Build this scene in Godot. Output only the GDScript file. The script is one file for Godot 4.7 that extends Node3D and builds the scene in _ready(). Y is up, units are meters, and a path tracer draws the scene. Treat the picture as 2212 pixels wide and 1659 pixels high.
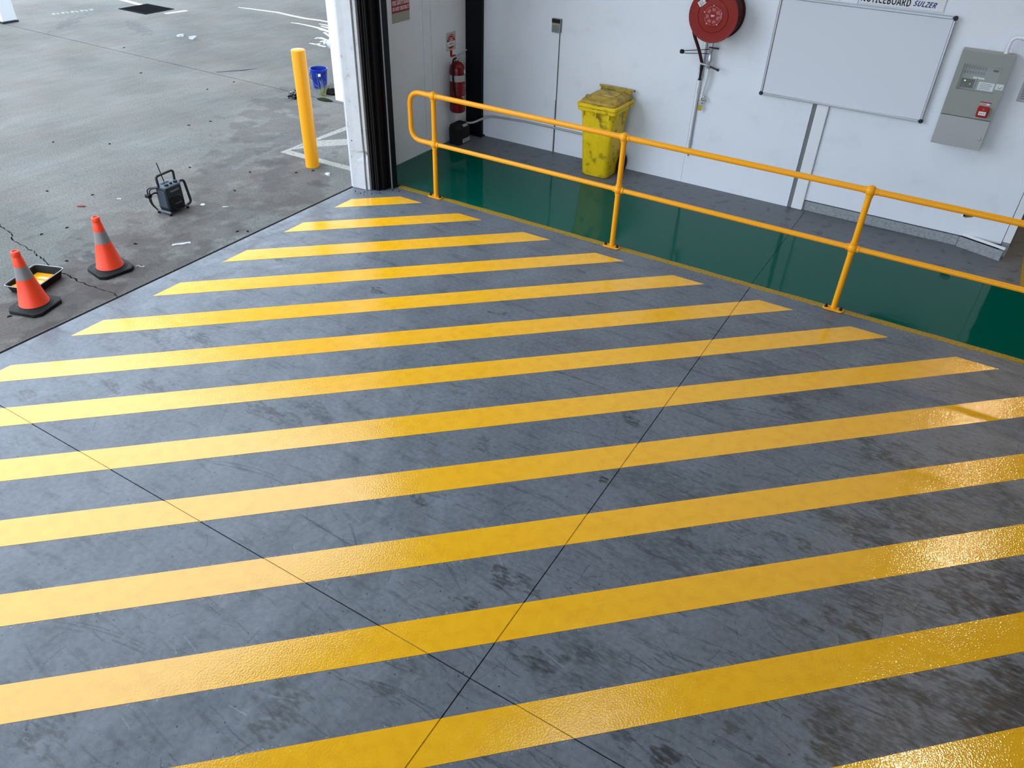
extends Node3D
# ------------------------------------------------------------------ camera numbers (picture taken as 2212 x 1659)
const FOCAL := 1656.0
const EYE := Vector3(0, 3.15, 0)
const RIGHT := Vector3(0.85389821, 0.02957709, -0.51959892)
const DOWN := Vector3(0.32789613, -0.80588489, 0.49298446)
const AHEAD := Vector3(-0.40415587, -0.59133302, -0.69784188)
const ZB := -7.98      # face of the back wall
const XS := -5.39      # face of the side wall beside the roller door
var rng := RandomNumberGenerator.new()
var taken := {}
var mats := {}

# ------------------------------------------------------------------ a pixel is a direction; the surface it touches gives the place
func ray(px: float, py: float) -> Vector3:
	return RIGHT * (px - 1106.0) + DOWN * (py - 829.5) + AHEAD * FOCAL
func G(px: float, py: float, y := 0.0) -> Vector3:
	var d := ray(px, py)
	return EYE + d * ((y - EYE.y) / d.y)
func B(px: float, py: float, z := ZB) -> Vector3:
	var d := ray(px, py)
	return EYE + d * (z / d.z)
func S(px: float, py: float, x := XS) -> Vector3:
	var d := ray(px, py)
	return EYE + d * (x / d.x)

# ------------------------------------------------------------------ shapes
func mb() -> SurfaceTool:
	var st := SurfaceTool.new()
	st.begin(Mesh.PRIMITIVE_TRIANGLES)
	st.set_smooth_group(-1)
	return st
func tri(st: SurfaceTool, a: Vector3, b: Vector3, c: Vector3) -> void:   # counter-clockwise from outside
	st.add_vertex(a)
	st.add_vertex(c)
	st.add_vertex(b)
func quad(st: SurfaceTool, a: Vector3, b: Vector3, c: Vector3, d: Vector3) -> void:
	tri(st, a, b, c)
	tri(st, a, c, d)
func face(st: SurfaceTool, p: Array, mid: Vector3) -> void:              # a convex face that looks away from mid
	var n: Vector3 = (p[1] - p[0]).cross(p[2] - p[0])
	if n.dot(p[0] - mid) < 0:
		p.reverse()
	for i in range(1, p.size() - 1):
		tri(st, p[0], p[i], p[i + 1])
func box(st: SurfaceTool, c: Vector3, s: Vector3, b := 0.0, xf := Basis.IDENTITY) -> void:
	var h := s * 0.5
	st.set_smooth_group(-1)
	b = minf(b, minf(h.x, minf(h.y, h.z)) * 0.9)
	if b <= 0.0:
		for ax in 3:
			for sg in [-1.0, 1.0]:
				var p := []
				for k in [[-1, -1], [1, -1], [1, 1], [-1, 1]]:
					var v := Vector3.ZERO
					v[ax] = sg * h[ax]
					v[(ax + 1) % 3] = k[0] * h[(ax + 1) % 3]
					v[(ax + 2) % 3] = k[1] * h[(ax + 2) % 3]
					p.append(c + xf * v)
				face(st, p, c)
		return
	var cv := func(s3: Array, ax: int) -> Vector3:
		var v := Vector3(s3[0] * (h.x - b), s3[1] * (h.y - b), s3[2] * (h.z - b))
		v[ax] = s3[ax] * h[ax]
		return c + xf * v
	for ax in 3:
		var a1 := (ax + 1) % 3
		var a2 := (ax + 2) % 3
		for sg in [-1, 1]:
			var p := []
			for k in [[-1, -1], [1, -1], [1, 1], [-1, 1]]:
				var s3 := [0, 0, 0]
				s3[ax] = sg
				s3[a1] = k[0]
				s3[a2] = k[1]
				p.append(cv.call(s3, ax))
			face(st, p, c)
		for s1 in [-1, 1]:
			for s2 in [-1, 1]:
				var lo := [0, 0, 0]
				var hi := [0, 0, 0]
				lo[ax] = -1
				hi[ax] = 1
				lo[a1] = s1
				hi[a1] = s1
				lo[a2] = s2
				hi[a2] = s2
				face(st, [cv.call(lo, a1), cv.call(hi, a1), cv.call(hi, a2), cv.call(lo, a2)], c)
	for i in 8:
		var s3 := [1 if i & 1 else -1, 1 if i & 2 else -1, 1 if i & 4 else -1]
		face(st, [cv.call(s3, 0), cv.call(s3, 1), cv.call(s3, 2)], c)
func lathe(st: SurfaceTool, prof: Array, n := 24, xf := Transform3D.IDENTITY, sx := 1.0) -> void:   # (radius, height) pairs, outside going up
	var grp := 1
	for i in prof.size() - 1:
		var d0: Vector2 = prof[i + 1] - prof[i]
		if i > 0:
			var dp: Vector2 = prof[i] - prof[i - 1]
			if absf(dp.angle_to(d0)) > 0.6:
				grp += 1
		st.set_smooth_group(grp)
		for k in n:
			var a := TAU * k / n
			var b := TAU * (k + 1) / n
			var p: Vector2 = prof[i]
			var q: Vector2 = prof[i + 1]
			var v0 := xf * Vector3(p.x * cos(a) * sx, p.y, p.x * sin(a))
			var v1 := xf * Vector3(q.x * cos(a) * sx, q.y, q.x * sin(a))
			var v2 := xf * Vector3(q.x * cos(b) * sx, q.y, q.x * sin(b))
			var v3 := xf * Vector3(p.x * cos(b) * sx, p.y, p.x * sin(b))
			if q.x > 1e-6:
				tri(st, v0, v1, v2)
			if p.x > 1e-6:
				tri(st, v0, v2, v3)
	st.set_smooth_group(-1)
func disc(st: SurfaceTool, c: Vector3, axis: Vector3, r: float, t: float, n := 20, bev := 0.0) -> void:
	lathe(st, [Vector2(0, 0), Vector2(r - bev, 0), Vector2(r, bev), Vector2(r, t - bev), Vector2(r - bev, t), Vector2(0, t)] if bev > 0 else [Vector2(0, 0), Vector2(r, 0), Vector2(r, t), Vector2(0, t)], n, Transform3D(along(axis), c))
func along(axis: Vector3) -> Basis:                                      # a basis whose y runs along axis
	var y := axis.normalized()
	var x := y.cross(Vector3(0.31, 0.17, 0.93)).normalized()
	if absf(y.y) > 0.999:
		x = Vector3.RIGHT * signf(y.y)
	return Basis(x, y, x.cross(y))
func ball(st: SurfaceTool, c: Vector3, r: float, n := 16, sq := 1.0) -> void:
	var p := []
	for i in n / 2 + 1:
		var a := -PI / 2 + PI * i / (n / 2)
		p.append(Vector2(maxf(r * cos(a), 0.0), r * sin(a) * sq))
	lathe(st, p, n, Transform3D(Basis.IDENTITY, c))
func tube(st: SurfaceTool, pts: Array, r: float, n := 10, r2 := -1.0) -> void:
	if r2 < 0:
		r2 = r
	var up := Vector3(0.13, 0.21, 0.97)
	var rings := []
	for i in pts.size():
		var d: Vector3 = (pts[mini(i + 1, pts.size() - 1)] - pts[maxi(i - 1, 0)]).normalized()
		if i == 0 and absf(d.dot(up)) > 0.9:
			up = Vector3(0.9, 0.3, 0.1)
		var x := up.cross(d).normalized()
		up = d.cross(x)
		var rr := lerpf(r, r2, float(i) / maxi(1, pts.size() - 1))
		var ring := []
		for k in n:
			ring.append(pts[i] + (x * cos(TAU * k / n) + up * sin(TAU * k / n)) * rr)
		rings.append(ring)
	st.set_smooth_group(1)
	for i in rings.size() - 1:
		for k in n:
			var k2 := (k + 1) % n
			quad(st, rings[i][k], rings[i][k2], rings[i + 1][k2], rings[i + 1][k])
	st.set_smooth_group(-1)
	face(st, rings[0].duplicate(), pts[1])
	face(st, rings[-1].duplicate(), pts[-2])
func bend(pts: Array, r: float, n := 6) -> Array:                        # rounds the corners of a path
	var out := [pts[0]]
	for i in range(1, pts.size() - 1):
		var a: Vector3 = (pts[i - 1] - pts[i])
		var b: Vector3 = (pts[i + 1] - pts[i])
		var rr := minf(r, minf(a.length(), b.length()) * 0.49)
		var p0: Vector3 = pts[i] + a.normalized() * rr
		var p2: Vector3 = pts[i] + b.normalized() * rr
		for k in n + 1:
			var t := float(k) / n
			out.append(p0.lerp(pts[i], t).lerp(pts[i].lerp(p2, t), t))
	out.append(pts[-1])
	return out
func slab(st: SurfaceTool, poly: PackedVector2Array, y0: float, y1: float, uv := Rect2(0, 0, 1, 1)) -> void:   # outline in x and z
	st.set_smooth_group(-1)
	var area := 0.0
	for i in poly.size():
		area += poly[i].cross(poly[(i + 1) % poly.size()])
	var ix := Geometry2D.triangulate_polygon(poly)
	var put := func(p: Vector2, y: float) -> void:
		st.set_uv((p - uv.position) / uv.size)
		st.add_vertex(Vector3(p.x, y, p.y))
	for t in range(0, ix.size(), 3):
		var a := poly[ix[t]]
		var b := poly[ix[t + 1]]
		var c := poly[ix[t + 2]]
		if (b - a).cross(c - a) < 0:      # clockwise seen from above is the front
			var w := b
			b = c
			c = w
		put.call(a, y1)
		put.call(b, y1)
		put.call(c, y1)
	for i in poly.size():
		var a := poly[i]
		var b := poly[(i + 1) % poly.size()]
		if area < 0:
			var w := a
			a = b
			b = w
		put.call(a, y0)
		put.call(b, y1)
		put.call(a, y1)
		put.call(a, y0)
		put.call(b, y0)
		put.call(b, y1)
func prism(st: SurfaceTool, poly: PackedVector2Array, d0: float, d1: float, xf: Transform3D) -> void:   # outline in x and y, depth along z
	st.set_smooth_group(-1)
	var area := 0.0
	for i in poly.size():
		area += poly[i].cross(poly[(i + 1) % poly.size()])
	if area < 0:
		poly.reverse()
	var ix := Geometry2D.triangulate_polygon(poly)
	for t in range(0, ix.size(), 3):
		var a := poly[ix[t]]
		var b := poly[ix[t + 1]]
		var c := poly[ix[t + 2]]
		if (b - a).cross(c - a) < 0:
			var w := b
			b = c
			c = w
		tri(st, xf * Vector3(a.x, a.y, d1), xf * Vector3(b.x, b.y, d1), xf * Vector3(c.x, c.y, d1))
		tri(st, xf * Vector3(a.x, a.y, d0), xf * Vector3(c.x, c.y, d0), xf * Vector3(b.x, b.y, d0))
	for i in poly.size():
		var a := poly[i]
		var b := poly[(i + 1) % poly.size()]
		quad(st, xf * Vector3(a.x, a.y, d0), xf * Vector3(b.x, b.y, d0), xf * Vector3(b.x, b.y, d1), xf * Vector3(a.x, a.y, d1))
func rounded(w: float, d: float, r: float, n := 4) -> PackedVector2Array:
	var p := PackedVector2Array()
	for q in 4:
		var c := Vector2(w / 2 - r, d / 2 - r) * Vector2([1, -1, -1, 1][q], [1, 1, -1, -1][q])
		for k in n + 1:
			var a := PI / 2 * (q + float(k) / n)
			p.append(c + Vector2(cos(a), sin(a)) * r)
	return p
func ring(w: float, d: float, r: float, c: Vector3, n := 4) -> Array:
	var out := []
	for v in rounded(w, d, r, n):
		out.append(c + Vector3(v.x, 0, v.y))
	return out
func loft(st: SurfaceTool, rings: Array, cap0 := true, cap1 := true, crease := true) -> void:
	var n: int = rings[0].size()
	var mids := []
	for rg in rings:
		var m := Vector3.ZERO
		for v in rg:
			m += v
		mids.append(m / n)
	for i in rings.size() - 1:
		st.set_smooth_group(i + 1 if crease else 1)
		var mid: Vector3 = (mids[i] + mids[i + 1]) * 0.5
		for k in n:
			face(st, [rings[i][k], rings[i][(k + 1) % n], rings[i + 1][(k + 1) % n], rings[i + 1][k]], mid)
	st.set_smooth_group(-1)
	if cap0:
		face(st, rings[0].duplicate(), mids[1])
	if cap1:
		face(st, rings[-1].duplicate(), mids[-2])

# ------------------------------------------------------------------ nodes
func obj(called: String, st: SurfaceTool, m: Material, parent: Node = self) -> MeshInstance3D:
	st.generate_normals()
	var o := MeshInstance3D.new()
	o.mesh = st.commit()
	o.material_override = m
	o.name = numbered(called) if parent == self else called
	o.cast_shadow = GeometryInstance3D.SHADOW_CASTING_SETTING_ON
	parent.add_child(o, true)
	return o
func numbered(called: String) -> String:
	taken[called] = taken.get(called, -1) + 1
	return called if taken[called] == 0 else "%s_%03d" % [called, taken[called]]
func tag(o: Node, label: String, category: String, group := "") -> void:
	o.set_meta("label", label)
	o.set_meta("category", category)
	if group:
		o.set_meta("group", group)
func thing(called: String, label: String, category: String, at := Vector3.ZERO, turn := 0.0, group := "") -> Node3D:
	var o := Node3D.new()
	o.name = numbered(called)
	add_child(o)
	o.position = at
	o.rotation.y = turn
	tag(o, label, category, group)
	return o
func part_of_setting(called: String, label: String, category: String) -> Node3D:
	var o := Node3D.new()
	o.name = numbered(called)
	add_child(o)
	o.set_meta("kind", "structure")
	o.set_meta("label", label)
	o.set_meta("category", category)
	return o
func setting(called: String, st: SurfaceTool, m: Material, label: String, category: String) -> MeshInstance3D:
	var o := obj(called, st, m)
	o.set_meta("kind", "structure")
	o.set_meta("label", label)
	o.set_meta("category", category)
	return o
func wbox(called: String, lo: Vector3, hi: Vector3, m: Material, parent: Node, b := 0.0) -> MeshInstance3D:
	var st := mb()
	box(st, (lo + hi) * 0.5, (hi - lo).abs(), b)
	return obj(called, st, m, parent)
func words(text: String, height: float, width: float, at: Vector3, m: Material, parent: Node, turn := 0.0, slant := 0.0, weight := 700) -> void:
	var f := SystemFont.new()
	f.font_names = PackedStringArray(["Droid Sans"])
	f.font_weight = weight
	var tm := TextMesh.new()
	tm.font = f
	tm.text = text
	tm.font_size = 64
	tm.pixel_size = 0.01
	tm.depth = 0.02
	tm.curve_step = 1.0
	var a := tm.get_aabb()
	var o := MeshInstance3D.new()
	o.mesh = tm
	o.material_override = m
	o.name = "lettering"
	var k := height / a.size.y
	var kx := width / a.size.x
	var sh := Basis(Vector3(kx, 0, 0), Vector3(slant * k, k, 0), Vector3(0, 0, 0.04))
	o.transform = Transform3D(Basis(Vector3.UP, turn) * sh, at)
	parent.add_child(o, true)

# ------------------------------------------------------------------ materials
func mat(called: String, c: Color, rough := 0.6, spec := 0.5, metal := 0.0) -> StandardMaterial3D:
	if mats.has(called):
		return mats[called]
	var m := StandardMaterial3D.new()
	m.resource_name = called
	m.albedo_color = c
	m.roughness = rough
	m.metallic_specular = spec
	m.metallic = metal
	mats[called] = m
	return m
func noise(sd: int, freq: float, oct := 4, kind := FastNoiseLite.TYPE_SIMPLEX_SMOOTH) -> FastNoiseLite:
	var n := FastNoiseLite.new()
	n.seed = sd
	n.frequency = freq
	n.noise_type = kind
	n.fractal_octaves = oct
	return n
func ramp_image(n: FastNoiseLite, size: int, stops: Array) -> Image:      # stops: [[at, Color], ...]
	var src := n.get_seamless_image(size, size).get_data()
	var lut := PackedByteArray()
	lut.resize(768)
	for i in 256:
		var t := i / 255.0
		var c: Color = stops[0][1]
		for s in stops.size() - 1:
			if t >= stops[s][0]:
				c = stops[s][1].lerp(stops[s + 1][1], clampf((t - stops[s][0]) / maxf(1e-4, stops[s + 1][0] - stops[s][0]), 0, 1))
		lut[i * 3] = int(c.r * 255)
		lut[i * 3 + 1] = int(c.g * 255)
		lut[i * 3 + 2] = int(c.b * 255)
	var d := PackedByteArray()
	d.resize(size * size * 3)
	for i in size * size:
		var v := src[i] * 3
		d[i * 3] = lut[v]
		d[i * 3 + 1] = lut[v + 1]
		d[i * 3 + 2] = lut[v + 2]
	return Image.create_from_data(size, size, false, Image.FORMAT_RGB8, d)
func textured(called: String, img: Image, rough: float, spec: float, per_metre: float, world := true) -> StandardMaterial3D:
	var m := mat(called, Color.WHITE, rough, spec)
	m.albedo_texture = ImageTexture.create_from_image(img)
	m.uv1_triplanar = true
	m.uv1_world_triplanar = world
	m.uv1_scale = Vector3.ONE * per_metre
	return m
func bumpy(m: StandardMaterial3D, n: FastNoiseLite, size: int, strength: float, scale := 1.0) -> void:
	var img := n.get_seamless_image(size, size)
	img.convert(Image.FORMAT_RGBA8)
	img.bump_map_to_normal_map(strength)
	m.normal_enabled = true
	m.normal_texture = ImageTexture.create_from_image(img)
	m.normal_scale = scale

# ------------------------------------------------------------------ painting wear into a big surface picture
var pic := PackedByteArray()
var pic_n := 2048
var pic_area := Rect2()
func dab(x: int, y: int, c: Color, a: float) -> void:
	if x < 0 or y < 0 or x >= pic_n or y >= pic_n:
		return
	var i := (y * pic_n + x) * 3
	pic[i] = int(lerpf(pic[i], c.r * 255.0, a))
	pic[i + 1] = int(lerpf(pic[i + 1], c.g * 255.0, a))
	pic[i + 2] = int(lerpf(pic[i + 2], c.b * 255.0, a))
func to_pic(p: Vector2) -> Vector2:
	return (p - pic_area.position) / pic_area.size * pic_n
func stroke(a: Vector2, b: Vector2, bow: float, w: float, c: Color, al: float, gaps := 0.3) -> void:   # in metres
	var p := to_pic(a)
	var q := to_pic(b)
	var l := p.distance_to(q)
	var nrm := (q - p).orthogonal().normalized()
	var wp := maxf(0.5, w / pic_area.size.x * pic_n)
	var on := 1.0
	for s in int(l) + 1:
		var t := s / maxf(1.0, l)
		if rng.randf() < 0.08:
			on = 0.0 if rng.randf() < gaps else rng.randf_range(0.5, 1.0)
		if on <= 0.0:
			continue
		var v := p.lerp(q, t) + nrm * (bow * 4.0 * t * (1.0 - t)) * pic_n / pic_area.size.x
		var fade := al * on * minf(1.0, minf(t, 1.0 - t) * 6.0 + 0.25)
		var k := int(ceil(wp))
		for o in k:
			var u := v + nrm * (o - k * 0.5 + 0.5)
			dab(int(u.x), int(u.y), c, fade)
func blotch(at: Vector2, rx: float, rz: float, turn: float, c: Color, al: float, sd: int, ragged := 0.6, freq := 0.05, stretch := 1.0, grain := false) -> void:
	var n := noise(sd, freq, 4)
	var n2 := noise(sd + 7, 0.16, 3)
	var p := to_pic(at)
	var k := pic_n / pic_area.size.x
	var R := int(maxf(rx, rz) * k * 1.6)
	for y in range(-R, R):
		for x in range(-R, R):
			var v := Vector2(x, y).rotated(-turn) / k / Vector2(rx, rz)
			var e := v.length() + n.get_noise_2d((p.x + x) / stretch, p.y + y) * ragged * 2.0
			if e < 1.0:
				var g := clampf(0.62 + 1.5 * n2.get_noise_2d((p.x + x) / 3.0, p.y + y), 0.0, 1.0) if grain else 1.0
				dab(int(p.x) + x, int(p.y) + y, c, al * g * clampf((1.0 - e) * 3.0, 0, 1))
func floor_picture() -> Image:
	rng.seed = 11
	pic_area = Rect2(-5.4, -6.06, 8.0, 8.0)
	pic.resize(pic_n * pic_n * 3)
	var n1 := noise(3, 0.006, 4).get_image(pic_n, pic_n, false, false, false).get_data()
	var n2 := noise(5, 0.09, 3).get_image(pic_n, pic_n, false, false, false).get_data()
	var im3 := noise(8, 0.035, 4).get_image(512, pic_n, false, false, false)
	im3.resize(pic_n, pic_n, Image.INTERPOLATE_CUBIC)
	var n3 := im3.get_data()
	var base := FLOOR_GREY
	var br := int(base.r * 255)
	var bg := int(base.g * 255)
	var bb := int(base.b * 255)
	for i in pic_n * pic_n:
		var s := n3[i]
		var v := ((n1[i] - 128) * 9 + (n2[i] - 128) * 9) / 100
		if s > 158:
			v -= (s - 158) / 3
		elif s < 70:
			v += (70 - s) / 6
		pic[i * 3] = clampi(br + v, 0, 255)
		pic[i * 3 + 1] = clampi(bg + v, 0, 255)
		pic[i * 3 + 2] = clampi(bb + v, 0, 255)
	var dark := Color(0.16, 0.17, 0.19)
	# thin drag scratches, nearly all along the way vehicles drive through the door
	for i in 6500:
		var a := Vector2(rng.randf_range(-5.2, 2.5), rng.randf_range(-5.9, 1.8))
		var heavy := clampf((a.x + 4.5) / 4.0, 0.15, 1.0)
		if rng.randf() > heavy:
			continue
		var l := rng.randf_range(0.06, 0.5) * (2.0 if rng.randf() < 0.12 else 1.0)
		var d := Vector2.from_angle(rng.randfn(0.04, 0.13)) * l
		stroke(a, a + d, rng.randfn(0, 0.008), rng.randf_range(0.002, 0.007), dark, rng.randf_range(0.12, 0.5) * heavy, 0.5)
	for i in 1500:
		var a := Vector2(rng.randf_range(-5.2, 2.5), rng.randf_range(-5.0, 1.8))
		stroke(a, a + Vector2.from_angle(rng.randf() * TAU) * rng.randf_range(0.03, 0.22), rng.randfn(0, 0.015), 0.003, dark, rng.randf_range(0.15, 0.5), 0.4)
	# pale scratches
	for i in 160:
		var a := Vector2(rng.randf_range(-2.5, 2.5), rng.randf_range(-5.0, 1.8))
		stroke(a, a + Vector2.from_angle(rng.randfn(0.05, 0.3)) * rng.randf_range(0.04, 0.2), 0, 0.003, Color(0.72, 0.74, 0.76), 0.4, 0.6)
	# tyre and pallet arcs read off the photograph
	for c in [[580, 840, 700, 920, 0.04], [700, 920, 860, 955, 0.03], [820, 1020, 1010, 1090, -0.03], [460, 1000, 640, 1060, 0.04], [650, 1110, 780, 1190, 0.0], [700, 1060, 760, 1200, 0.03], [1120, 780, 1330, 850, 0.02], [900, 1170, 1000, 1290, 0.04], [1250, 1180, 1420, 1300, 0.02], [790, 1470, 960, 1560, 0.03], [120, 1340, 320, 1400, 0.02], [380, 1230, 480, 1320, 0.0], [540, 660, 760, 700, 0.02], [300, 690, 560, 720, 0.02], [730, 510, 900, 522, -0.02], [1000, 600, 1110, 640, 0.02], [1480, 860, 1700, 905, 0.01], [1560, 1080, 1760, 1130, 0.02], [1480, 1240, 1700, 1290, 0.01], [1750, 1000, 1960, 1040, 0.01], [1700, 1230, 2000, 1290, 0.02]]:
		var a := G(c[0], c[1])
		var b := G(c[2], c[3])
		for k in 3:
			var o := Vector2(rng.randfn(0, 0.012), rng.randfn(0, 0.012))
			stroke(Vector2(a.x, a.z) + o, Vector2(b.x, b.z) + o, c[4], 0.006, dark, 0.34, 0.35)
	# stains where the photograph shows them: px, py, radius along, radius across, strength, tint
	var oil := Color(0.15, 0.15, 0.155)
	var ol := Color(0.19, 0.195, 0.165)
	for c in [[1090, 1245, .07, .05, .7, 0], [1140, 1262, .05, .03, .4, 0], [1015, 1308, .06, .03, .5, 0], [1690, 865, .10, .06, .5, 0], [1740, 905, .12, .03, .5, 0], [1720, 830, .06, .04, .35, 0], [1870, 950, .08, .03, .5, 1], [1905, 985, .09, .05, .55, 1], [1880, 975, .05, .06, .4, 1], [1845, 1130, .13, .05, .55, 1], [1880, 1160, .12, .05, .6, 1], [1790, 1110, .10, .05, .4, 1], [1920, 1125, .12, .06, .45, 0], [1960, 1100, .1, .06, .35, 0], [2000, 1130, .16, .05, .4, 0], [2120, 1240, .07, .06, .5, 0], [2165, 1270, .08, .05, .6, 0], [2110, 1310, .14, .07, .65, 0], [2170, 1330, .12, .05, .45, 0], [1860, 1340, .06, .08, .6, 1], [1850, 1370, .05, .07, .5, 1], [1765, 1355, .04, .02, .6, 0], [1800, 1330, .05, .03, .55, 0], [2020, 1520, .1, .04, .55, 0], [2190, 1480, .14, .08, .6, 0], [2170, 1520, .08, .04, .5, 0], [1780, 1570, .05, .10, .55, 1], [1800, 1600, .07, .07, .5, 1], [1830, 1555, .05, .03, .5, 1], [1770, 1640, .05, .05, .6, 1], [1640, 1640, .04, .02, .5, 0], [1585, 1580, .04, .03, .5, 1], [1440, 1635, .03, .06, .8, 0], [1418, 1655, .02, .06, .8, 0], [1345, 1590, .05, .03, .5, 0], [1190, 1425, .06, .03, .5, 0], [1150, 1420, .08, .03, .5, 0], [1170, 1440, .05, .03, .5, 0], [1260, 1420, .05, .06, .35, 0], [820, 1490, .05, .04, .4, 1], [870, 1440, .1, .03, .3, 1], [620, 1500, .12, .05, .35, 1], [600, 1560, .05, .06, .45, 1], [130, 1540, .05, .07, .35, 0], [80, 1600, .09, .05, .4, 0], [330, 720, .12, .06, .4, 0], [430, 730, .14, .05, .45, 0], [360, 755, .1, .04, .4, 0], [240, 830, .12, .03, .4, 0], [330, 835, .1, .05, .4, 0], [60, 850, .05, .05, .4, 0], [560, 880, .1, .05, .4, 0], [600, 900, .12, .05, .4, 0], [680, 885, .12, .05, .35, 0], [815, 629, .06, .03, .7, 0], [600, 562, .05, .02, .7, 0], [640, 568, .05, .02, .4, 0], [1080, 676, .06, .03, .6, 0], [975, 748, .05, .02, .6, 0], [1045, 962, .03, .05, .4, 1], [1360, 905, .06, .04, .7, 0], [1345, 880, .06, .03, .4, 0], [1300, 1035, .02, .02, .9, 0], [1280, 1000, .04, .03, .4, 0], [1620, 1205, .08, .05, .4, 0], [1480, 1145, .05, .03, .4, 0], [1500, 1180, .07, .03, .45, 0], [1560, 1190, .05, .03, .4, 0], [1700, 1160, .05, .04, .4, 0], [1740, 1180, .03, .06, .5, 1], [900, 1080, .06, .02, .5, 0], [1020, 530, .06, .02, .35, 0], [1250, 585, .06, .02, .35, 0], [1660, 560, .05, .02, .4, 0]]:
		var p := G(c[0], c[1])
		blotch(Vector2(p.x, p.z), c[2] * 1.3, c[3] * 1.2, rng.randfn(0.0, 0.15), oil if c[5] == 0 else ol, c[4] * 0.9, rng.randi() % 999, 0.85, 0.045, 2.2, true)
	for c in [[2150, 1080, .35, .16, .30], [2000, 1120, .35, .12, .30], [2130, 1270, .35, .16, .42], [2180, 1480, .30, .20, .50], [2060, 1500, .32, .12, .40], [1930, 1300, .28, .12, .30], [1850, 1560, .25, .14, .32], [2120, 1600, .3, .1, .4], [1900, 960, .3, .1, .22], [1560, 1250, .4, .12, .2], [1300, 1430, .4, .12, .2], [1700, 830, .4, .12, .18], [1450, 1050, .35, .12, .18]]:
		var p := G(c[0], c[1])
		blotch(Vector2(p.x, p.z), c[2] * 1.2, c[3] * 1.3, rng.randfn(0.0, 0.12), Color(0.13, 0.13, 0.135), c[4], rng.randi() % 999, 0.9, 0.02, 2.0, true)
	# spots of grit ground into the paint
	for i in 7000:
		var p := to_pic(Vector2(rng.randf_range(-5.3, 2.5), rng.randf_range(-6.0, 1.8)))
		var r := 1 if rng.randf() < 0.85 else 2
		var al := rng.randf_range(0.3, 0.8)
		for y in r:
			for x in r:
				dab(int(p.x) + x, int(p.y) + y, Color(0.12, 0.12, 0.13), al)
	# crumbs of lifted paint along the edges of the stripes
	for i in 13:
		var e := stripe_offsets(i)
		var wear := clampf((i - 3) / 6.0, 0.1, 1.0)
		for side in 2:
			var off: float = e[side] + (-0.006 if side == 0 else 0.006)
			for k in int(1400 * wear):
				var t := rng.randf_range(-8.0, 9.0)
				if noise_edge.get_noise_1d(t * 90.0 + i * 31.0 + side * 77.0) < 0.0:
					continue
				var p := to_pic(SDIR * t + SNRM * (off + rng.randfn(0, 0.004)))
				dab(int(p.x), int(p.y), Color(0.82, 0.84, 0.84), rng.randf_range(0.25, 0.75))
	return Image.create_from_data(pic_n, pic_n, false, Image.FORMAT_RGB8, pic)
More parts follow.
